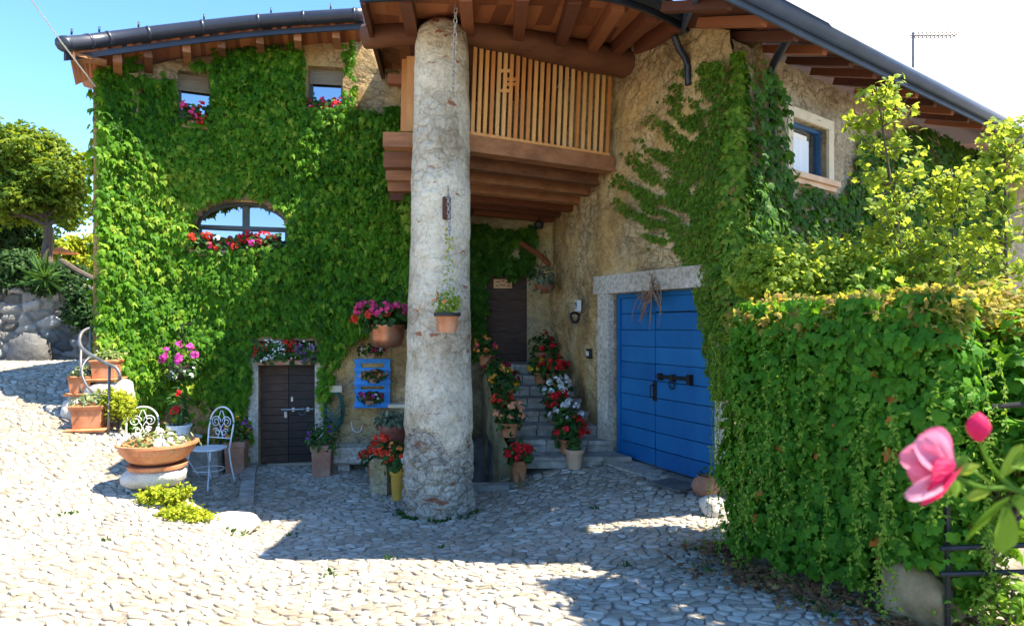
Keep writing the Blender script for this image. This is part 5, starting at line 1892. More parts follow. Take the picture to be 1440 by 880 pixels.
tb = Vector((4.75, 2.7, gz(4.75, 2.7)))  # unseen tree, added to shade the ground beside the hedge
tree('added_shade_tree', 'leafy tree added beyond the right edge to shade the foreground', tb, [tb, tb + Vector((-0.1, 0.1, 1.6)), Vector((4.4, 3.0, E + 1.6)), Vector((3.9, 3.4, E + 2.7))], 0.11,
     [((3.30 + 0.12 * math.sin(k * 2.4), 2.75 + 0.27 * k, E + 2.95 + 0.18 * math.cos(k * 1.7)), (0.30, 0.26, 0.2)) for k in range(5)] + [((3.75, 2.8, E + 3.05), (0.35, 0.3, 0.25)), ((3.25, 2.55, E + 2.9), (0.32, 0.25, 0.2)), ((3.6, 2.5, E + 2.95), (0.34, 0.28, 0.2)), ((3.9, 2.6, E + 3.0), (0.3, 0.28, 0.2))], 7000, 0.085, 'tree')
shrub('garden_shrub', 'large shaded shrub filling the gap behind the rail fence', P(1395, 640, 4.15), (0.55, 0.4, 0.75), 3800, 0.075, 'ivy_dark', 'ivy', k=22, seed=16)
shrub('garden_shrub', 'loose leafy shrub above the rail fence at the right edge', P(1400, 505, 3.9), (0.42, 0.35, 0.36), 1900, 0.06, 'hedge', 'lobed', k=14, seed=17)


def sapling(label, px_base, py_base, px_top, py_top, Y, spread, n_, size, seed, bend=0):
    rr = random.Random(seed)
    b_, tp = P(px_base, py_base, Y), P(px_top, py_top, Y)
    b_.z = gz(b_.x, b_.y)
    tr = [b_, b_.lerp(tp, 0.5) + Vector((bend, 0, 0)), tp]
    path = smooth_path(tr, 8)
    t = thing('sapling', label, 'young tree', b_, 'backlit saplings behind the hedge')
    mb_ = MB().tube(path, 0.022, 7, 0.005)
    P_, D_ = [], []
    for k in range(n_):
        h = 0.28 + 0.72 * (k / n_)
        i = int(h * (len(path) - 1))
        a_ = path[i]
        an_ = rr.uniform(0, 6.28)
        ln = spread * (1.15 - h) * rr.uniform(0.5, 1.25) + 0.06
        e_ = a_ + Vector((math.cos(an_) * ln, math.sin(an_) * ln * 0.8, ln * rr.uniform(0.3, 0.9)))
        mb_.tube(smooth_path([a_, a_.lerp(e_, 0.5) + Vector((0, 0, -0.02)), e_], 3), 0.006, 5, 0.002)
        for j in range(rr.randint(11, 20)):
            u = rr.uniform(0.2, 1.05)
            P_.append(a_.lerp(e_, u) + Vector((rr.gauss(0, 0.045), rr.gauss(0, 0.045), rr.gauss(0, 0.04))))
            D_.append((math.cos(an_), math.sin(an_), 0.1))
    mb_.build('trunk', 'bark', t, True)
    P_, D_ = np.array(P_), np.array(D_)
    m_ = len(P_)
    leaves('crown', P_, RNG.normal(size=(m_, 3)) * 0.7 + np.array([0.1, -0.4, 0.6]), D_ + RNG.normal(size=(m_, 3)) * 0.6 + np.array([0, 0, -0.4]), size * RNG.uniform(0.6, 1.3, m_), 'ivy', 'sapling', t)


sapling('tallest slender sapling with backlit yellow leaves in front of the eaves', 1278, 430, 1232, 122, 5.2, 0.58, 100, 0.050, 21, 0.12)
sapling('shorter bushy sapling between the tallest one and the right edge', 1345, 430, 1338, 238, 5.4, 0.58, 90, 0.046, 22)
sapling('sapling rising past the gutter at the right edge', 1420, 430, 1412, 170, 4.9, 0.5, 90, 0.050, 23)
sapling('low spreading sapling between hedge top and blue window', 1300, 430, 1310, 330, 5.0, 0.7, 70, 0.048, 24)
# weathered gable-topped post in the greenery
t = thing('birdhouse', 'small grey pointed wooden birdhouse half hidden behind the hedge', 'birdhouse', P(1343, 430, 5.3))
c = P(1343, 412, 5.3)
mb = MB()
mb.add([c + Vector((-0.10, -0.08, -0.12)), c + Vector((0.10, -0.08, -0.12)), c + Vector((0.10, -0.08, 0.0)), c + Vector((0, -0.08, 0.15)), c + Vector((-0.10, -0.08, 0.0)),
        c + Vector((-0.10, 0.08, -0.12)), c + Vector((0.10, 0.08, -0.12)), c + Vector((0.10, 0.08, 0.0)), c + Vector((0, 0.08, 0.15)), c + Vector((-0.10, 0.08, 0.0))],
       [(0, 1, 2, 3, 4), (9, 8, 7, 6, 5), (0, 5, 6, 1), (1, 6, 7, 2), (4, 9, 5, 0)])
mb.build('body', 'wood_grey', t)
mb = MB().bar(c + Vector((-0.14, 0, -0.03)), c + Vector((0, 0, 0.17)), 0.22, 0.018).bar(c + Vector((0.14, 0, -0.03)), c + Vector((0, 0, 0.17)), 0.22, 0.018)
mb.build('roof', 'wood_grey', t)
MB().tube([c + Vector((0, 0, -0.12)), c + Vector((0, 0, -1.7))], 0.03, 7).build('post', 'wood_grey', t)

# low rail fence to the right of the hedge
t = thing('rail_fence', 'dark weathered rail fence at the lower right edge', 'fence', (2.95, 3.3, gz(2.9, 3.3)))
for y in (566, 765, 803):
    MB().tube([P(1322 if y > 600 else 1395, y + (6 if y < 800 else 4), 3.3), P(1470, y, 3.2)], 0.014, 7).build('rail', 'iron', t)
MB().bar(P(1333, 905, 3.34), P(1332, 690, 3.34), 0.02, 0.02).build('post', 'iron', t)
MB().bar(P(1462, 905, 3.22), P(1462, 540, 3.22), 0.05, 0.05).build('post', 'iron', t)


# ------------------------------------------------------------------ pots and flowers
def round_pot(parent, c, r, h, mat='terracotta', rim=True, seg=22, saucer=False):
    c = Vector(c)
    rr_ = r * 0.72
    prof = [(rr_, 0), (r * 0.92, h * 0.78)]
    prof += [(r * 1.04, h * 0.80), (r * 1.06, h), (r * 0.93, h), (r * 0.88, h * 0.86), (0.01, h * 0.86)] if rim else [(r, h), (r * 0.92, h), (r * 0.88, h * 0.9), (0.01, h * 0.9)]
    mb_ = MB().lathe(c, prof, seg)
    o_ = mb_.build('pot', mat, parent, False)
    MB().lathe(c + Vector((0, 0, h * 0.862)), [(r * 0.87, 0), (r * 0.6, 0.012), (0.01, 0.015)], 14, False).build('soil', 'soil', parent)
    if saucer:
        MB().lathe(c + Vector((0, 0, -0.035)), [(r * 0.95, 0), (r * 1.15, 0.03), (r * 1.08, 0.03), (r * 0.9, 0.012)], seg).build('saucer', mat, parent)
    return o_


def square_pot(parent, c, w_, h, mat='terracotta', rz=0.0, saucer=0.0, d_=None):
    c = Vector(c)
    d_ = d_ or w_
    mb_ = MB()
    mb_.box(c + Vector((0, 0, h * 0.42)), (w_ * 0.82, d_ * 0.82, h * 0.84), rz, 1.12, 0.008)
    mb_.box(c + Vector((0, 0, h * 0.90)), (w_ * 1.0, d_ * 1.0, h * 0.18), rz, 1.03, 0.01)
    mb_.build('pot', mat, parent)
    if saucer:
        m2 = MB().box(c + Vector((0, 0, -0.02)), (w_ * saucer * 0.95, d_ * saucer * 0.95, 0.04), rz, 1.06, 0.01)
        m2.build('saucer', mat, parent)


def potted(name, label, base, r, h, flowers, foliage='pot_leaf', mat='terracotta', fr_=None, nl=170, lsize=0.06, shape='round', heads=9, per=7, bsize=0.04, group=None, square=False, saucer=False, rz=0.0, lift=0.55, cat='potted plant', head_r=0.035, d_=None):
    """Pot, soil, leaves and flower heads."""
    base = Vector(base)
    t = thing(name, label, cat, base, group)
    if square:
        square_pot(t, base, 2 * r, h, mat, rz, 1.25 if saucer else 0, d_)
    else:
        round_pot(t, base, r, h, mat, saucer=saucer)
    fr_ = fr_ or (r * 1.3, r * 1.2, r * 1.1)
    c = base + Vector((0, 0, h + fr_[2] * lift))
    puff('foliage', c, fr_, nl, lsize, shape, foliage, t, 0.3)
    for col_, share in flowers:
        blooms('flowers', c, (fr_[0], fr_[1], fr_[2]), max(1, int(heads * share)), per, bsize, col_, t, head_r)
    return t


# square terracotta pots up the curved steps by the handrail, with stone treads under them
for px, py, Y, w_, lab, slab in ((128, 600, 7.85, 0.36, 'largest square terracotta pot, lowest beside the handrail', 'rough pale stone tread under the largest square pot'),
                                 (117, 551, 8.15, 0.27, 'square terracotta pot left of the handrail, middle of three', 'rough pale stone tread under the middle square pot, left of the handrail'),
                                 (150, 531, 8.2, 0.30, 'square terracotta pot at the top of the steps against the creeper', 'topmost rough pale stone tread, against the creeper')):
    q = P(px, py, Y)
    rock('stone_step', slab, q + Vector((0.03, 0.02, -0.04 - 0.17)), (w_ * 1.75, w_ * 1.6, 0.36), 'pale_rock', int(px), 0.25, 'step', None, None, 'curved stone steps')
    potted('terracotta_planter', lab + ', filled with mottled succulents', q, w_ / 2, w_ * 0.78, [('white', 0.3), ('yellow', 0.25)], 'mottled', 'terracotta', (w_ * 0.58, w_ * 0.5, w_ * 0.30), 170, 0.07, 'blade' if False else 'oval', 10, 2, 0.02, 'square terracotta planters', True, True, 0.25, 0.5)
shrub('sedum_clump', 'bright lime shrub growing beside the curved steps', P(166, 566, 7.95), (0.26, 0.25, 0.35), 1900, 0.05, 'lime', 'oval', 14, 31, 'plant')
# handrail
rail = thing('handrail', 'curved grey iron handrail around the steps on the left', 'handrail', P(151, 628, 7.75))
top = [P(168, 458, 8.5), P(140, 458, 8.42), P(118, 465, 8.2), P(112, 478, 8.05), P(116, 490, 7.95), P(130, 500, 7.85), P(148, 510, 7.78), P(163, 517, 7.75), P(169, 528, 7.74), P(166, 535, 7.74)]
low_ = [P(160, 496, 8.4), P(140, 498, 8.25), P(122, 506, 8.15), P(115, 522, 8.0), P(122, 542, 7.9), P(140, 560, 7.8), P(153, 570, 7.75)]
MB().tube(smooth_path(top, 6), 0.020, 8).build('top_rail', 'grey_iron', rail, True)
MB().tube(smooth_path(low_, 6), 0.014, 8).build('lower_rail', 'grey_iron', rail, True)
for x0, y0, x1, y1, Y in ((152, 632, 154, 512, 7.77), (112, 570, 114, 484, 8.05), (127, 545, 127, 461, 8.3)):
    q = P(x0, y0, Y)
    q.z = min(q.z, gz(q.x, q.y) - 0.03)
    MB().tube([q, P(x1, y1, Y)], 0.015, 8).build('post', 'grey_iron', rail, True)

# bowl planter on its boulder
rock('pedestal_boulder', 'flat pale boulder carrying the wide terracotta bowl', P(218, 668, 6.3), (0.56, 0.46, 0.22), 'pale_rock', 5, 0.2)
q = P(222, 656, 6.3)
bowl = thing('bowl_planter', 'wide shallow terracotta bowl of white flowers on a pale boulder', 'planter', q)
MB().lathe(q + Vector((0, 0, 0.05)), [(0.19, 0), (0.26, 0.035), (0.33, 0.115), (0.345, 0.17), (0.365, 0.175), (0.365, 0.20), (0.335, 0.20), (0.31, 0.17), (0.01, 0.165)], 36).build('bowl', 'terracotta', bowl, False)
MB().lathe(q, [(0.21, -0.01), (0.26, 0.0), (0.27, 0.035), (0.24, 0.04), (0.21, 0.025), (0.01, 0.025)], 32).build('saucer', 'terracotta', bowl, False)
puff('foliage', q + Vector((0, 0, 0.25)), (0.31, 0.30, 0.10), 420, 0.06, 'oval', 'mottled', bowl)
blooms('flowers', q + Vector((-0.05, 0, 0.25)), (0.31, 0.30, 0.11), 30, 5, 0.045, 'white', bowl, 0.03)
shrub('sedum_clump', 'yellow-green trailing plant spilling below the bowl onto the cobbles', P(236, 698, 6.05), (0.25, 0.2, 0.17), 1900, 0.045, 'lime', 'oval', 14, 33, 'plant')
shrub('sedum_clump', 'low lime ground plant between the bowl and pale rock', P(266, 722, 5.8), (0.27, 0.18, 0.10), 1500, 0.04, 'lime', 'oval', 14, 34, 'plant')
q = P(322, 722, 6.1)
rock('edge_rock', 'low white rock where sun meets the shaded yard', (q.x, q.y, gz(q.x, q.y) + 0.02), (0.52, 0.4, 0.20), 'pale_rock', 15, 0.1)
q = P(300, 742, 5.9)
rock('edge_rock', 'smaller pale rock in front of the lime ground plant', (q.x, q.y, gz(q.x, q.y) + 0.0), (0.30, 0.24, 0.12), 'pale_rock', 18, 0.5)
# stone kerb strip running from the brown door
kb = [(354, 655, 9.25), (350, 680, 8.5), (346, 715, 7.2)]
mb = MB()
for (xa, ya, Ya), (xb, yb, Yb) in zip(kb[:-1], kb[1:]):
    a_, b_ = P(xa, ya, Ya), P(xb, yb, Yb)
    a_.z, b_.z = gz(a_.x, a_.y) + 0.02, gz(b_.x, b_.y) + 0.02
    mb.bar(a_, b_ + (a_ - b_) * 0.01, 0.16, 0.12)
tag(mb.build('kerb_strip', 'grey_stone'), kind='structure')


# white bistro chairs and table
def bistro_chair(label, c, rz, sc_=1.0):
    c = Vector(c)
    rot = Matrix.Rotation(rz, 3, 'Z')
    t = thing('garden_chair', label, 'chair', c, 'white iron bistro chairs')
    g_ = lambda x, y, z: c + rot @ (Vector((x, y, z)) * sc_)
    MB().lathe(g_(0, 0, 0.44), [(0.16 * sc_, 0), (0.20 * sc_, 0.005), (0.20 * sc_, 0.02), (0.16 * sc_, 0.026), (0.01, 0.026)], 22).build('seat', 'white_iron', t)
    for sx, sy in ((-1, -1), (1, -1)):
        MB().tube(smooth_path([g_(sx * 0.16, sy * 0.14, 0.44), g_(sx * 0.17, sy * 0.17, 0.22), g_(sx * 0.2, sy * 0.22, 0.0)], 4), 0.010, 6).build('leg', 'white_iron', t, True)
    for sx in (-1, 1):
        MB().tube(smooth_path([g_(sx * 0.17, 0.14, 0.44), g_(sx * 0.175, 0.17, 0.22), g_(sx * 0.19, 0.22, 0.0)], 4), 0.010, 6).build('leg', 'white_iron', t, True)
    MB().tube([g_(0.17 * math.cos(a_), 0.17 * math.sin(a_), 0.2) for a_ in np.linspace(0, 6.283, 22)], 0.006, 5).build('stretcher', 'white_iron', t, True)
    bkr = MB()
    hoop = [g_(-0.17, 0.15, 0.44), g_(-0.185, 0.18, 0.64)] + [g_(-0.185 * math.cos(a_), 0.20 + 0.02 * math.sin(a_), 0.72 + 0.20 * math.sin(a_)) for a_ in np.linspace(0, math.pi, 14)] + [g_(0.185, 0.18, 0.64), g_(0.17, 0.15, 0.44)]
    bkr.tube(smooth_path(hoop, 2), 0.011, 7)
    bkr.tube([g_(-0.178, 0.165, 0.55), g_(0.178, 0.165, 0.55)], 0.007, 6)
    bkr.build('back_frame', 'white_iron', t, True)
    sc2 = MB()
    for sx in (-1, 1):
        sp_ = []
        for k in range(26):
            a_ = k / 25 * 3.4 * math.pi
            r_ = 0.075 * (1 - k / 32)
            sp_.append(g_(sx * (0.085 + r_ * math.cos(a_ + math.pi)), 0.195, 0.74 + r_ * math.sin(a_)))
        sc2.tube(sp_, 0.006, 5)
        sp_ = []
        for k in range(20):
            a_ = k / 19 * 2.6 * math.pi
            r_ = 0.05 * (1 - k / 26)
            sp_.append(g_(sx * (0.06 + r_ * math.cos(a_)), 0.185, 0.615 + r_ * math.sin(a_ + 0.4)))
        sc2.tube(sp_, 0.006, 5)
        sc2.tube(smooth_path([g_(sx * 0.01, 0.2, 0.88), g_(sx * 0.05, 0.195, 0.76), g_(sx * 0.005, 0.185, 0.66), g_(sx * 0.04, 0.175, 0.55)], 5), 0.006, 5)
    sc2.build('back_scroll', 'white_iron', t, True)
    return t


q = P(296, 640, 8.1)
bistro_chair('white scrolled bistro chair in the shade right of the terracotta bowl', (X_at(294, 8.1), 8.1, gz(X_at(294, 8.1), 8.1) + 0.01), -0.35, 1.05)
bistro_chair('white bistro chair mostly hidden behind the terracotta bowl', (X_at(195, 8.15), 8.15, gz(-4.4, 8.3) + 0.05), 0.3, 1.0)
tq = Vector((X_at(252, 8.45), 8.45, 0))
tq.z = gz(tq.x, tq.y)
t = thing('garden_table', 'small round white table between the two bistro chairs', 'table', tq)
zt_ = Z_at(615, 8.45)
MB().lathe((tq.x, tq.y, zt_ - 0.02), [(0.02, 0), (0.27, 0.002), (0.28, 0.02), (0.01, 0.022)], 26).build('table_top', 'white_iron', t)
for k in range(3):
    a_ = k * 2.094 + 0.4
    MB().tube(smooth_path([(tq.x + 0.05 * math.cos(a_), tq.y + 0.05 * math.sin(a_), zt_ - 0.02), (tq.x + 0.08 * math.cos(a_), tq.y + 0.08 * math.sin(a_), tq.z + 0.3), (tq.x + 0.24 * math.cos(a_), tq.y + 0.24 * math.sin(a_), tq.z + 0.01)], 4), 0.012, 6).build('leg', 'white_iron', t, True)
potted('white_pot_plant', 'white pot with a single tall red-flowered plant on the garden table', (X_at(252, 8.45), 8.45, zt_ + 0.005), 0.15, 0.17, [('red', 1)], 'pot_leaf', 'white_paint', (0.12, 0.12, 0.26), 90, 0.10, 'oval', 3, 8, 0.06, None, False, False, 0, 0.8)
tag(MB().box((X_at(280, 8.75), 8.75, gz(-4.2, 8.75) + 0.17), (0.62, 0.34, 0.36), 0.1, 0.97, 0.03).build('stone_block', 'grey_stone'), 'low grey stone block standing behind the bistro chair', 'stone block')
# hanging basket of pink and white
q = P(255, 518, 8.75)
t = thing('hanging_basket', 'hanging basket of magenta and white flowers against the creeper', 'hanging basket', q)
MB().lathe(q - Vector((0, 0, 0.12)), [(0.09, 0), (0.15, 0.08), (0.17, 0.15), (0.15, 0.15), (0.01, 0.13)], 18).build('basket', 'soil', t)
mb = MB()
for a_ in (0, 2.1, 4.2):
    mb.tube([q + Vector((0.16 * math.cos(a_), 0.16 * math.sin(a_), 0.03)), q + Vector((0, 0, 0.6))], 0.004, 4)
mb.tube([q + Vector((0, 0, 0.6)), q + Vector((0, 0.35, 0.62))], 0.008, 5)
mb.build('hanger', 'iron', t)
puff('foliage', q + Vector((0, 0, 0.02)), (0.27, 0.2, 0.28), 260, 0.07, 'oval', 'pot_leaf', t)
blooms('flowers', q + Vector((-0.02, 0, 0.14)), (0.24, 0.2, 0.22), 10, 9, 0.055, 'magenta', t, 0.045)
blooms('flowers', q + Vector((0.08, 0, -0.1)), (0.22, 0.2, 0.12), 10, 4, 0.045, 'white', t, 0.03)
# tall pots either side of the brown door
q = Vector((X_at(333, 8.85), 8.85, 0))
potted('tall_planter', 'tall terracotta pot of yellow and purple pansies left of the brown door', (q.x, q.y, gz(q.x, q.y)), 0.14, 0.46, [('gold', 0.55), ('purple', 0.45)], 'pot_leaf', 'terracotta_old', (0.22, 0.18, 0.22), 220, 0.07, 'oval', 12, 5, 0.05, 'tall pots by the brown door', True, False, 0.15, 0.5)
q = Vector((X_at(454, 8.85), 8.85, 0))
potted('tall_planter', 'tall terracotta pot of dark leaves and purple blooms right of the brown door', (q.x, q.y, gz(q.x, q.y)), 0.14, 0.44, [('purple', 0.6)], 'pot_leaf', 'terracotta_old', (0.24, 0.2, 0.24), 260, 0.08, 'oval', 6, 5, 0.05, 'tall pots by the brown door', True, False, 0.1, 0.4)


def window_box(label, W, px0, px1, py, off, cols, foliage='pot_leaf', h=0.14, fh=0.16, nl=260, heads=16, mat='terracotta_old', bs=0.05, per=9):
    sA, sB = sorted((W.s_px(px0), W.s_px(px1)))
    z = W.z((px0 + px1) / 2, py)
    base = W.at((sA + sB) / 2, z, off)
    t = thing('flower_box', label, 'flower box', base, 'flower boxes on the house front')
    mb_ = MB()
    W.slab(mb_, sA + 0.03, sB - 0.03, z, z + h, off - 0.09, off + 0.09)
    mb_.build('box', mat, t)
    n1 = nl
    s_ = RNG.uniform(sA, sB, n1)
    x_, y_, nx_, ny_ = W.xyn(s_)
    oo = off + RNG.uniform(-0.10, 0.16, n1)
    p_ = np.stack([x_ + nx_ * oo, y_ + ny_ * oo, z + h + RNG.uniform(-0.14, 1, n1) * fh], 1)
    leaves('foliage', p_, np.stack([nx_, ny_, 0.6 + 0 * nx_], 1) + RNG.normal(size=(n1, 3)) * 0.4, RNG.normal(size=(n1, 3)) + np.array([0, -0.3, -0.2]), 0.07 * RNG.uniform(0.6, 1.2, n1), 'round', foliage, t)
    for col_, share, lo, hi in cols:
        m_ = max(1, int(heads * share))
        hs = RNG.uniform(sA + (sB - sA) * lo, sA + (sB - sA) * hi, m_)
        x_, y_, nx_, ny_ = W.xyn(hs)
        oo = off + RNG.uniform(0.03, 0.18, m_)
        hc = np.stack([x_ + nx_ * oo, y_ + ny_ * oo, z + h + RNG.uniform(-0.05, 1.1, m_) * fh], 1)
        e_ = unit(RNG.normal(size=(m_ * per, 3))).reshape(m_, per, 3)
        p_ = (hc[:, None] + e_ * 0.038).reshape(-1, 3)
        leaves('flowers', p_, (e_ + np.array([0, -0.9, 0.1])).reshape(-1, 3), RNG.normal(size=p_.shape), bs * RNG.uniform(0.7, 1.2, len(p_)), 'bloom', col_, t)
    return t


# s grows to the left along this wall: fractions run right to left
window_box('flower box of red geraniums on the sill of the upper window nearest the roof end', WL, 252, 298, 184, 0.04, [('red', 0.55, 0, 0.55), ('pink', 0.35, 0.45, 1)], h=0.10, fh=0.22, nl=150, heads=15)
window_box('flower box of red geraniums on the upper window nearest the balcony', WL, 434, 490, 172, 0.04, [('red', 0.7, 0, 1), ('pink', 0.3, 0.5, 1)], h=0.10, fh=0.20, nl=170, heads=18)
window_box('flower box of dark red geraniums under the right half of the arched window', WL, 338, 398, 362, 0.10, [('red', 0.45, 0.2, 1), ('darkred', 0.55, 0, 0.8), ('magenta', 0.1, 0.6, 1)], h=0.08, fh=0.22, heads=26)
window_box('flower box of scarlet and pink geraniums under the left half of the arched window', WL, 264, 336, 362, 0.10, [('scarlet', 0.65, 0, 1), ('pink', 0.3, 0.1, 0.7), ('white', 0.08, 0.3, 0.6)], h=0.08, fh=0.20, heads=26)
tb_ = window_box('long box of red, white and purple flowers above the brown door', WL, 361, 445, 512, 0.05, [('red', 0.22, 0.82, 1), ('red', 0.30, 0.32, 0.55), ('white', 0.45, 0.5, 0.85), ('purple', 0.45, 0, 0.32), ('white', 0.15, 0, 0.4)], h=0.07, fh=0.26, nl=420, heads=44, bs=0.032, per=7)

# hose on its hanger
t = thing('garden_hose', 'green garden hose coiled on a pale wall hanger by the brown door', 'hose', WL.pt(471, 605, 0.08))
mb = MB()
c = WL.pt(471, 572, 0.09)
sx = (WL.at(0.5, 0) - WL.at(1.5, 0)).normalized()
for k in range(7):
    pts_ = []
    rx, rz_ = 0.13 + random.uniform(-0.02, 0.03), 0.34 + random.uniform(-0.05, 0.04)
    for a_ in np.linspace(0, 2 * math.pi, 30):
        pts_.append(c + sx * (rx * math.sin(a_)) + Vector((0, -0.02 * k * 0.5, -0.02 + rz_ * math.cos(a_) * (1 if math.cos(a_) < 0 else 0.86))))
    mb.tube(pts_, 0.011, 6)
for k in range(4):
    mb.tube(smooth_path([c + sx * (-0.13) + Vector((0, -0.08, 0.1 - 0.08 * k)), c + Vector((0, -0.11, -0.06 - 0.05 * k)), c + sx * 0.12 + Vector((0, -0.08, -0.2 - 0.02 * k))], 5), 0.010, 6)
    mb.tube(smooth_path([c + sx * (0.13) + Vector((0, -0.08, 0.05 - 0.08 * k)), c + Vector((0, -0.11, -0.1 - 0.05 * k)), c + sx * -0.12 + Vector((0, -0.08, -0.22 - 0.02 * k))], 5), 0.010, 6)
mb.build('coil', 'hose', t, True)
mb = MB()
q = WL.pt(471, 545, 0.0)
WL.slab(mb, WL.s_px(471) - 0.12, WL.s_px(471) + 0.12, q.z - 0.05, q.z + 0.045, 0.0, 0.16)
mb.build('hanger', 'cream', t)
# blue pallet shelf
t = thing('pallet_shelf', 'bright blue pallet shelf hung on the bare stone wall', 'shelf', WL.pt(525, 571, 0.06))
sA, sB = sorted((WL.s_px(500), WL.s_px(549)))
zA, zB = WL.z(525, 571), WL.z(525, 504)
for s_ in (sA, sB - 0.09):
    mb = MB()
    WL.slab(mb, s_, s_ + 0.09, zA, zB, 0.035, 0.075)
    mb.build('upright', 'blue_pallet', t)
for k, (f0, f1_) in enumerate(((0.0, 0.10), (0.30, 0.37), (0.47, 0.56), (0.75, 0.82), (0.91, 1.0))):
    mb = MB()
    WL.slab(mb, sA - 0.01, sB + 0.01, zA + (zB - zA) * f0, zA + (zB - zA) * f1_, 0.077, 0.105)
    mb.build('slat', 'blue_pallet', t)
for f in (0.0, 0.45, 0.97):
    mb = MB()
    WL.slab(mb, sA, sB, zA + (zB - zA) * f - 0.002, zA + (zB - zA) * f + 0.012, 0.02, 0.17)
    mb.build('ledge', 'blue_pallet', t)
for px, f, lab, cols, fol in ((524, 1.0, 'low tray of dark red and white petunias on top of the blue pallet shelf', [('darkred', 0.6), ('pink', 0.25), ('white', 0.2)], 'pot_leaf'),
                              (527, 0.48, 'small pot of red and orange flowers on the middle ledge of the blue shelf', [('red', 0.5), ('salmon', 0.4)], 'pot_leaf'),
                              (522, 0.03, 'small pot of magenta and white flowers on the bottom ledge of the blue shelf', [('magenta', 0.5), ('white', 0.3), ('darkred', 0.4)], 'pot_leaf')):
    q = WL.at(WL.s_px(px), zA + (zB - zA) * f + 0.024, 0.15)
    potted('flower_pot', lab, q, 0.08, 0.06, cols, fol, 'terracotta_old', (0.20, 0.10, 0.09), 110, 0.05, 'round', 10, 6, 0.035, 'pots on the blue pallet shelf', head_r=0.025)
# copper cauldron of geraniums
q = P(544, 488, 8.9)
t = thing('copper_planter', 'hanging copper cauldron full of pink geraniums left of the column', 'planter', q)
MB().lathe(q, [(0.16, 0), (0.21, 0.03), (0.235, 0.12), (0.245, 0.27), (0.26, 0.30), (0.26, 0.315), (0.24, 0.315), (0.22, 0.27), (0.01, 0.26)], 32).build('cauldron', 'copper', t, True)
mb = MB()
mb.tube(smooth_path([q + Vector((-0.25, 0, 0.29)), q + Vector((-0.1, 0.1, 0.62)), q + Vector((0.1, 0.5, 0.9))], 5), 0.008, 5)
mb.tube(smooth_path([q + Vector((0.25, 0, 0.29)), q + Vector((0.2, 0.2, 0.62)), q + Vector((0.1, 0.5, 0.9))], 5), 0.008, 5)
mb.build('hanger', 'iron', t)
puff('foliage', q + Vector((0, 0, 0.42)), (0.38, 0.28, 0.20), 330, 0.09, 'round', 'pot_leaf', t)
blooms('flowers', q + Vector((0, 0, 0.44)), (0.42, 0.30, 0.22), 18, 12, 0.055, 'pink', t, 0.055)
blooms('flowers', q + Vector((-0.1, 0, 0.42)), (0.36, 0.28, 0.22), 6, 12, 0.055, 'scarlet', t, 0.055)
# stone trough, shelf and pots in the corner left of the column
t = thing('stone_trough', 'grey stone trough on block feet against the bare wall', 'trough', P(498, 655, 9.2))
q = P(500, 638, 9.2)
MB().box(q, (0.66, 0.34, 0.24), 0.05, 1, 0.03).build('basin', 'granite', t)
for x in (486, 524):
    MB().box(P(x, 657, 9.22), (0.16, 0.26, 0.16), 0.05, 1, 0.015).build('foot', 'granite', t)
t = thing('wall_tap', 'small brass tap with a looped pale pipe above the trough', 'tap', WL.pt(505, 596, 0.02))
mb = MB()
mb.tube(smooth_path([WL.pt(494, 592, 0.03), WL.pt(497, 604, 0.04), WL.pt(506, 606, 0.04), WL.pt(511, 594, 0.03)], 5), 0.008, 6)
mb.build('pipe', 'white_paint', t)
mb = MB().tube([WL.pt(511, 595, 0.0), WL.pt(511, 595, 0.09), WL.pt(511, 599, 0.10)], 0.012, 6)
mb.build('spout', 'copper', t)
tag(MB().box(P(563, 570, 8.9), (0.30, 0.22, 0.05), 0, 1, 0.01).build('stone_shelf', 'cream'), 'pale stone shelf slab jutting out beside the column', 'shelf')
q = P(552, 634, 8.6)
potted('succulent_pot', 'big dark red pot of grey-green succulents left of the column', q, 0.19, 0.36, [], 'grey_leaf', 'terracotta_red', (0.24, 0.2, 0.11), 230, 0.09, 'oval', 1, 1, 0.04)
MB().box(q + Vector((0, 0.05, -0.17)), (0.3, 0.3, 0.34), 0, 1, 0.02).build('stand', 'grey_stone', bpy.data.objects['succulent_pot'])
q = Vector((X_at(545, 8.1), 8.1, 0))
t = thing('stone_planter', 'mossy oblong stone planter left of the column', 'planter', (q.x, q.y, gz(q.x, q.y)))
MB().box((q.x, q.y + 0.1, gz(q.x, q.y) + 0.22), (0.22, 0.6, 0.46), -0.25, 1.05, 0.03).build('basin', 'mossy', t)
puff('foliage', (q.x, q.y + 0.1, gz(q.x, q.y) + 0.50), (0.17, 0.3, 0.14), 180, 0.07, 'round', 'pot_leaf', t)
blooms('flowers', (q.x - 0.03, q.y, gz(q.x, q.y) + 0.53), (0.22, 0.3, 0.18), 16, 9, 0.05, 'scarlet', t, 0.04)
q = Vector((X_at(527, 8.75), 8.75, gz(X_at(527, 8.75), 8.75) + 0.02))
potted('flower_pot', 'pot of drooping scarlet flowers on the ground before the trough', q, 0.12, 0.2, [('scarlet', 1)], 'pot_leaf', 'terracotta_old', (0.2, 0.18, 0.18), 150, 0.06, 'round', 12, 8, 0.045)
q = Vector((X_at(560, 7.75), 7.75, gz(X_at(560, 7.75), 7.75)))
potted('flower_pot', 'tall yellow pot of orange-red flowers touching the column foot', q, 0.10, 0.40, [('scarlet', 0.7), ('orange', 0.4), ('white', 0.1)], 'pot_leaf', 'yellow_pot', (0.17, 0.15, 0.18), 170, 0.06, 'round', 14, 8, 0.045)


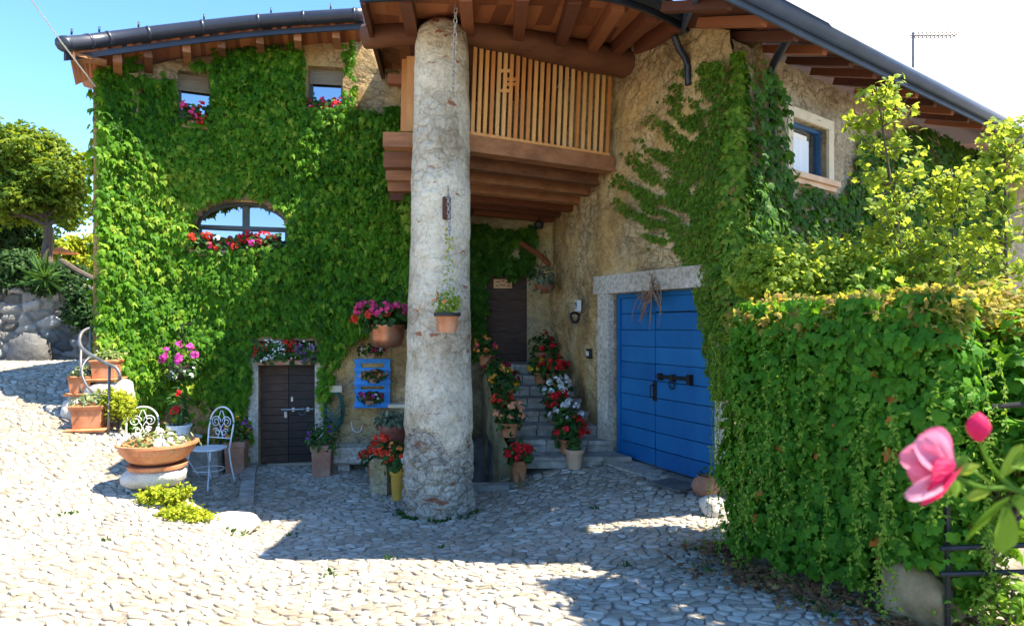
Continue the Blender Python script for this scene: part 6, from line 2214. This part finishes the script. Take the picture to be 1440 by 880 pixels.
# chain helper: each link a small bent ring, all one chain
def chain(mb_, p, q_, link=0.045, r=0.005):
    p, q_ = Vector(p), Vector(q_)
    n2 = max(2, int((q_ - p).length / (link * 0.8)))
    for k in range(n2):
        c_ = p.lerp(q_, (k + 0.5) / n2)
        ax = Vector((1, 0, 0)) if k % 2 else Vector((0.35, 1, 0)).normalized()
        d_ = (q_ - p).normalized()
        mb_.tube([c_ + ax * (link * 0.33 * math.cos(a_)) + d_ * (link * 0.55 * math.sin(a_)) for a_ in np.linspace(0, 6.283, 9)], r, 4)


# pot on the column
q = P(629, 467, 6.72)
t = thing('hanging_pot', 'terracotta pot of yellow-green plants hanging on the column by a chain', 'hanging plant', q)
rp = 0.128
MB().lathe(q, [(0.095, 0), (0.12, 0.16), (0.135, 0.17), (0.137, 0.20), (0.12, 0.20), (0.11, 0.17), (0.01, 0.165)], 26).build('pot', 'terracotta', t)
MB().lathe(q + Vector((0, 0, 0.168)), [(0.138, 0), (0.142, 0.008), (0.142, 0.03), (0.138, 0.036)], 26, False).build('ring', 'iron', t)
puff('foliage', q + Vector((0, 0, 0.30)), (0.14, 0.12, 0.15), 210, 0.055, 'oval', 'sapling', t)
blooms('flowers', q + Vector((0, 0, 0.33)), (0.14, 0.12, 0.14), 5, 4, 0.03, 'orange', t, 0.02)
mb = MB()
hook = P(630, 268, 6.84)
chain(mb, hook, P(632, 330, 6.8), 0.05, 0.006)
mb.tube([P(632, 330, 6.8), P(629, 402, 6.74), q + Vector((-0.13, 0, 0.19))], 0.004, 4)
mb.tube([P(629, 402, 6.74), q + Vector((0.13, 0, 0.19))], 0.004, 4)
mb.tube(smooth_path([P(630, 262, 6.98), hook + Vector((0, -0.02, 0.03)), hook], 4), 0.010, 6)
mb.build('chain', 'steel', t)
vp = np.array([P(632 + random.uniform(-6, 6), 325 + k * 1.6, 6.77) for k in range(50)])
leaves('vine', vp, RNG.normal(size=(50, 3)) + np.array([0, -1, 0.3]), RNG.normal(size=(50, 3)), 0.045, 'oval', 'lime', t)
t = thing('rain_chain', 'loose steel chain dangling from the roof down the column', 'chain', P(640, 130, 6.9))
mb = MB()
chain(mb, P(641, 5, 6.5), P(640, 40, 6.55), 0.05, 0.006)
chain(mb, P(640, 40, 6.55), P(637, 130, 6.72), 0.05, 0.006)
mb.build('links', 'steel', t)

# pots up both sides of the stairs
ST = [(683, 10.5, [('orange', 0.7), ('pink', 0.2)], 0.13, 'orange begonias at the head of the stairs on the column side', 'terracotta'),
      (697, 9.85, [('darkred', 0.5), ('gold', 0.15)], 0.12, 'dark red petunias just below the orange begonias', 'terracotta_old'),
      (710, 9.45, [('gold', 0.8), ('darkred', 0.3)], 0.14, 'yellow begonias halfway up the column side of the stairs', 'terracotta'),
      (706, 9.0, [('scarlet', 0.8)], 0.10, 'scarlet flowers between yellow and salmon begonias', 'terracotta_old'),
      (716, 8.62, [('salmon', 0.9)], 0.14, 'salmon begonias low on the column side of the stairs', 'terracotta'),
      (730, 8.12, [('red', 1.2)], 0.115, 'brilliant red begonias at the foot of the stairs', 'terracotta'),
      (764, 10.9, [('red', 0.5)], 0.15, 'dark leaves and red blooms beside the upper door', 'terracotta_old'),
      (760, 10.35, [('yellow', 1.0)], 0.12, 'yellow flowers on the wall side near the top step', 'terracotta'),
      (779, 10.1, [('red', 1.2)], 0.14, 'red flowers against the wall beside the yellow ones', 'terracotta'),
      (782, 9.55, [('white', 1.1)], 0.14, 'white flowers higher on the wall side of the stairs', 'terracotta_old'),
      (783, 9.1, [('red', 1.1)], 0.12, 'red flowers between the two white ones on the wall side', 'terracotta_old'),
      (796, 8.85, [('white', 0.9)], 0.14, 'white flowers lower on the wall side of the stairs', 'terracotta_old'),
      (800, 8.50, [('red', 0.9)], 0.15, 'dark leaves and crimson flowers behind the pale pot', 'terracotta')]
for px, Y, cols, r, lab, mt_ in ST:
    x = X_at(px, Y)
    wx = float(np.interp(Y, WA.y[::-1], WA.x[::-1]))
    x = min(x, wx - r * 1.0)
    z = stair_z(Y) + 0.005 if Y > 8.3 else gz(x, Y) + 0.04
    if px < 740:
        z = max(z, zfl(float(np.interp(-Y, -WF.y, WF.s)))) if Y > 8.3 else z
    dk = 0.11 if Y > 8.3 else 0.0
    potted('flower_pot', 'terracotta pot of ' + lab, (x, Y, z), r * 0.95, 0.19 if Y > 8.3 else 0.26, cols, 'pot_leaf', mt_, (r * 1.55, r * 1.3, r * 1.45), 150, 0.075, 'round', 11, 9, 0.055, 'flower pots on the stairs', lift=0.5, head_r=0.045)
q = Vector((X_at(808, 8.22), 8.22, 0))
q.x = min(q.x, float(np.interp(8.22, WA.y[::-1], WA.x[::-1])) - 0.13)
potted('flower_pot', 'small pale terracotta pot on the paving at the foot of the wall', (q.x, q.y, gz(q.x, q.y) + 0.01), 0.12, 0.25, [], 'pot_leaf', 'terracotta_pale', (0.10, 0.09, 0.09), 45, 0.06, 'round', 1, 1, 0.04, 'flower pots on the stairs')

# basket, pipe and lantern by the upper door
t = thing('hanging_basket', 'dark hanging basket with trailing leaves right of the upper door', 'hanging basket', P(766, 412, 10.6))
q = P(766, 412, 10.6)
MB().lathe(q, [(0.08, 0), (0.15, 0.06), (0.17, 0.14), (0.15, 0.14), (0.01, 0.12)], 16).build('basket', 'wood_dark', t)
puff('foliage', q + Vector((0, 0, 0.24)), (0.22, 0.18, 0.22), 170, 0.09, 'oval', 'grey_leaf', t)
mb = MB().tube([q + Vector((-0.15, 0, 0.13)), q + Vector((0, 0, 0.7))], 0.005, 4).tube([q + Vector((0.15, 0, 0.13)), q + Vector((0, 0, 0.7))], 0.005, 4)
mb.build('hanger', 'iron', t)
tag(MB().tube(smooth_path([P(733, 342, 11.3), P(748, 352, 11.1), P(763, 362, 10.8), P(772, 372, 10.6)], 4), 0.05, 8).build('bent_branch', 'wood_dark'), 'bent dark wooden branch above the upper door', 'branch')
t = thing('eave_lantern', 'small black lantern under the balcony joists by the wall', 'lantern', P(758, 322, 10.8))
MB().lathe(P(758, 322, 10.8), [(0.05, 0), (0.075, 0.03), (0.085, 0.1), (0.05, 0.13), (0.02, 0.15)], 12).build('body', 'iron', t)
MB().tube([P(758, 311, 10.8), P(758, 298, 10.8)], 0.012, 6).build('stem', 'iron', t)
# fittings on the ochre wall
t = thing('number_plate', 'small pale house number plate on the ochre wall', 'house number', WA.pt(817, 430, 0.07))
s_, z_ = WA.s_px(817), WA.z(817, 430)
mb = MB()
WA.slab(mb, s_ - 0.075, s_ + 0.075, z_ - 0.085, z_ + 0.085, 0.02, 0.075)
mb.build('plate', 'white_paint', t)
cu = bpy.data.curves.new('digit', 'FONT')
cu.body = '9'
cu.size = 0.16
cu.extrude = 0.003
cu.align_x, cu.align_y = 'CENTER', 'CENTER'
to = bpy.data.objects.new('digit_text', cu)
COL.objects.link(to)
bpy.context.view_layer.update()
me = bpy.data.meshes.new_from_object(to.evaluated_get(bpy.context.evaluated_depsgraph_get()))
bpy.data.objects.remove(to)
dg = bpy.data.objects.new('digit', me)
me.materials.append(MT['blue_frame'])
COL.objects.link(dg)
dg.parent = t
x, y, nx, ny = WA.xyn(s_)
dg.location = Vector((x + nx * 0.08, y + ny * 0.08, z_)) - t.location
dg.rotation_euler = (R(90), 0, math.atan2(nx, -ny))
t = thing('iron_ring', 'black iron tethering hook on the ochre wall below the number', 'wall hook', WA.pt(816, 447, 0.07))
c = WA.pt(816, 447, 0.09)
mb = MB()
mb.tube(smooth_path([c + Vector((-0.07, -0.02, 0.05)), c + Vector((0.0, -0.05, 0.08)), c + Vector((0.07, -0.02, 0.03)), c + Vector((0.03, -0.04, -0.06)), c + Vector((-0.04, -0.05, -0.05)), c + Vector((-0.06, -0.02, 0.03))], 4), 0.022, 7)
mb.build('hook', 'iron', t)
t = thing('door_intercom', 'small square intercom on the ochre wall left of the blue door', 'intercom', WA.pt(833, 497, 0.05))
s_, z_ = WA.s_px(833), WA.z(833, 497)
mb = MB()
WA.slab(mb, s_ - 0.06, s_ + 0.06, z_ - 0.07, z_ + 0.07, 0.02, 0.07)
mb.build('case', 'iron', t)
mb = MB()
WA.slab(mb, s_ - 0.045, s_ + 0.045, z_ - 0.03, z_ + 0.035, 0.071, 0.078)
mb.build('face', 'white_paint', t)
# dry twig wreath over the blue door
t = thing('twig_wreath', 'bundle of dry reddish twigs hanging over the blue door', 'twig bundle', WA.pt(925, 440, 0.1))
mb = MB()
c = WA.pt(924, 402, 0.09)
al = (WA.at(2.5, 0) - WA.at(1.5, 0)).normalized()
for k in range(30):
    dx = random.gauss(0, 0.24) - 0.05
    e_ = c + al * dx + Vector((0, 0, -random.uniform(0.02, 0.50))) + Vector((WA.xyn(3)[2], WA.xyn(3)[3], 0)) * random.uniform(0, 0.08)
    s_ = c + al * random.gauss(0.0, 0.03) + Vector((0, 0, random.uniform(-0.1, 0.25) if k < 4 else random.uniform(-0.15, 0.0)))
    mid_ = s_.lerp(e_, 0.5) + al * random.gauss(0, 0.13) + Vector((0, 0, random.gauss(0, 0.10)))
    mb.tube(smooth_path([s_, mid_, e_], 4), 0.009, 5, 0.004)
mb.build('twigs', 'twig', t)
# pot, rock and slate by the blue door
q = P(992, 660, 6.75)
q.z = gz(q.x, q.y)
t = thing('clay_jar', 'round ochre clay jar lying against the blue door', 'jar', q)
MB().lathe(q, [(0.06, 0.0), (0.12, 0.04), (0.15, 0.11), (0.12, 0.18), (0.08, 0.20), (0.09, 0.22), (0.07, 0.22), (0.01, 0.2)], 22).build('body', 'terracotta_old', t, True)
puff('foliage', q + Vector((0, 0, 0.24)), (0.07, 0.07, 0.05), 26, 0.05, 'oval', 'dark_shrub', t)
q = P(1003, 668, 6.2)
rock('doorside_rock', 'pale grey rock between the clay jar and hedge', (q.x, q.y, gz(q.x, q.y) + 0.08), (0.24, 0.20, 0.20), 'pale_rock', 25, 0.3)
q = Vector((X_at(950, 7.1), 7.1, 0))
tag(MB().box((q.x, q.y, gz(q.x, q.y) + 0.03), (0.46, 0.36, 0.03), -1.0, 1, 0.006).build('slate_slab', 'dark_rock'), 'flat dark slate slab on the cobbles before the blue door', 'slab')
mb = MB()
WA.slab(mb, WA.s_px(842), WA.s_px(1000), zd0 - 0.2, zd0 - 0.01, -0.2, 0.30, 4)
tag(mb.build('door_step', 'granite'), 'long worn granite step below the blue door', 'step')

# overhead cable, antenna
tag(MB().tube([P(34, -14, 6.4), P(88, 62, 7.2), P(134, 122, 8.3)], 0.008, 6).build('overhead_cable', 'white_paint'), 'pale overhead cable running down to the left eaves', 'cable')
t = thing('roof_antenna', 'thin television antenna standing on the right-hand roof', 'antenna', P(1284, 100, 9.6))
q = P(1284, 100, 9.6)
MB().tube([Vector((q.x, q.y, rroof(q) - 0.05)), P(1284, 46, 9.6)], 0.016, 6).build('mast', 'grey_iron', t)
MB().tube([P(1280, 50, 9.6), P(1346, 49, 9.6)], 0.011, 6).build('boom', 'grey_iron', t)
mb = MB()
for k in range(11):
    p = P(1286 + k * 5.6, 50, 9.6)
    mb.tube([p + Vector((0, -0.12, 0.0)), p + Vector((0, 0.12, 0.0))], 0.006, 4)
    mb.tube([p + Vector((0, 0, -0.035)), p + Vector((0, 0, 0.035))], 0.006, 4)
mb.build('elements', 'grey_iron', t)


# ------------------------------------------------------------------ the rose close to the camera
rb = Vector((0.86, 0.95, gz(0.86, 0.95)))
rose = thing('rose_bush', 'pink rose with bud and leaves on a stem close to the camera', 'rose', rb)
YR = 0.86
mb = MB()
mb.tube(smooth_path([rb, Vector((0.84, 0.93, E - 0.9)), P(1475, 740, 0.90), P(1430, 690, YR), P(1385, 686, YR), P(1345, 672, YR)], 6), 0.0035, 7, 0.0028)
mb.tube(smooth_path([P(1430, 690, YR), P(1405, 668, YR), P(1388, 645, YR), P(1376, 618, YR)], 5), 0.003, 6, 0.0022)
mb.tube(smooth_path([P(1440, 690, YR), P(1420, 712, YR), P(1405, 735, YR)], 4), 0.002, 6, 0.001)
mb.tube(smooth_path([P(1400, 684, YR), P(1372, 664, YR), P(1352, 646, YR)], 4), 0.002, 6, 0.001)
mb.build('stem', 'strand', rose, True)


def petal(c, ax_u, ax_v, ax_n, w_, l_, cup, curl):
    """A curved petal: base at c, length along ax_v, cupped towards ax_n."""
    nu_, nv_ = 19, 16
    vs2, fs2 = [], []
    for j in range(nv_):
        v_ = j / (nv_ - 1)
        half = w_ * 0.5 * (math.sin(math.pi * min(0.5, 0.08 + v_ * 0.62)) ** 0.8) * (1 if v_ < 0.75 else math.sqrt(max(0.05, 1 - ((v_ - 0.75) / 0.27) ** 2)))
        for i in range(nu_):
            u_ = -1 + 2 * i / (nu_ - 1)
            hgt = cup * (u_ * u_) * half * 1.2 + curl * (v_ ** 2) * l_ + 0.0011 * math.sin(8 * u_ + 5 * v_ + 40 * w_) * (0.4 + v_) + 0.0007 * math.sin(19 * u_ - 9 * v_) + 0.0022 * v_ ** 4 * math.sin(7 * u_ + 60 * l_)
            vs2.append(Vector(c) + ax_u * (half * u_) + ax_v * (l_ * v_) + ax_n * hgt)
    for j in range(nv_ - 1):
        for i in range(nu_ - 1):
            a_ = j * nu_ + i
            fs2.append((a_, a_ + 1, a_ + nu_ + 1, a_ + nu_))
    return vs2, fs2


def petals(name, specs, mat):
    mb_ = MB()
    for c, u_, v_, n2, w_, l_, cup, curl, r_ in specs:
        v2, f2_ = petal(c, Vector(u_).normalized(), Vector(v_).normalized(), Vector(n2).normalized(), w_, l_, cup, curl)
        mb_.add(v2, f2_, r_)
    return mb_.build(name, mat, rose, True)


cR = P(1338, 664, YR)
petals('bloom', [
    (cR, (0.5, 0.2, 0.85), (-0.80, 0.1, 0.60), (0.3, -0.9, 0.2), 0.050, 0.066, 0.5, 0.12, 0.85),
    (cR + Vector((0, 0.006, 0)), (0.6, 0.1, 0.8), (-0.62, 0.25, 0.74), (0.2, -0.9, 0.2), 0.056, 0.058, 0.4, 0.08, 0.5),
    (cR + Vector((0, 0.004, 0.002)), (0.3, 0.2, 0.9), (-0.95, 0.1, 0.30), (0.2, -0.9, 0.2), 0.046, 0.062, 0.5, -0.1, 0.75),
    (cR + Vector((0, -0.004, -0.004)), (0.35, 0.2, 0.9), (-0.95, -0.2, -0.26), (0.1, -0.9, 0.3), 0.032, 0.074, 0.7, -0.08, 0.95),
    (cR + Vector((0, 0.008, 0)), (0.3, 0.3, 0.9), (-0.85, 0.3, 0.02), (0.2, -0.9, 0.0), 0.05, 0.052, 0.4, 0.1, 0.6)], 'rose')
petals('outer_petal', [
    (cR + Vector((0.003, -0.010, 0.006)), (0.75, 0.1, 0.55), (-0.55, -0.25, -0.50), (-0.1, -0.95, 0.2), 0.062, 0.050, -0.45, 0.0, 0.6),
    (cR + Vector((-0.004, -0.012, 0.008)), (0.3, 0.1, 0.9), (-0.80, -0.2, -0.30), (-0.1, -0.95, 0.1), 0.046, 0.040, -0.4, 0.0, 0.2)], 'rose_dark')
bu = P(1376, 614, YR)
mb = MB()
mb.lathe(bu, [(0.004, -0.006), (0.012, 0.004), (0.0145, 0.014), (0.011, 0.024), (0.004, 0.031), (0.0005, 0.033)], 14)
mb.build('bud', 'rose_dark', rose, True)
sp = [bu + Vector((0, 0, -0.004))] * 5 + [cR + Vector((0.004, 0, 0))] * 6
sn = RNG.normal(size=(11, 3)) * 0.3 + np.array([0, -1, 0.2])
stp = np.concatenate([np.stack([np.linspace(-0.6, 0.6, 5), np.zeros(5), np.ones(5)], 1), np.stack([np.linspace(-0.4, 0.9, 6), np.zeros(6), np.linspace(-1, 0.9, 6)], 1)])
leaves('sepals', np.array(sp), sn, stp, np.concatenate([np.full(5, 0.024), np.full(6, 0.034)]), 'oval', 'strand', rose)
mb = MB()
for (px, py, Y, u_, v_, n2, w_, l_) in ((1418, 704, YR, (0.5, 0.1, 0.8), (-0.85, -0.1, -0.6), (-0.4, -0.7, 0.6), 0.034, 0.066), (1412, 712, YR, (0.9, 0.1, -0.2), (-0.12, -0.1, -1), (0.1, -0.9, 0.3), 0.034, 0.056),
                                        (1425, 700, YR, (0.7, 0.2, 0.7), (0.8, -0.1, -0.7), (-0.3, -0.8, 0.5), 0.034, 0.06), (1408, 668, YR, (0.8, 0.2, -0.4), (0.5, -0.1, 0.75), (-0.3, -0.8, 0.4), 0.03, 0.045),
                                        (1422, 652, YR, (0.3, 0.2, 0.9), (0.9, -0.1, 0.25), (-0.1, -0.8, 0.5), 0.04, 0.06), (1392, 690, YR, (0.2, 0.3, 0.9), (-0.9, 0, -0.25), (0.1, -0.8, 0.5), 0.014, 0.03)):
    v2, f2_ = petal(P(px, py, Y), Vector(u_).normalized(), Vector(v_).normalized(), Vector(n2).normalized(), w_, l_, 0.5, -0.12)
    v2 = [p + Vector(v_).normalized() * (0.25 * l_ * max(0, 1 - ((p - P(px, py, Y)).cross(Vector(v_).normalized())).length / (w_ * 0.3)) * ((p - P(px, py, Y)).dot(Vector(v_).normalized()) / l_) ** 3) for p in v2]
    mb.add(v2, f2_)
mb.build('leaf', 'strand', rose, True)
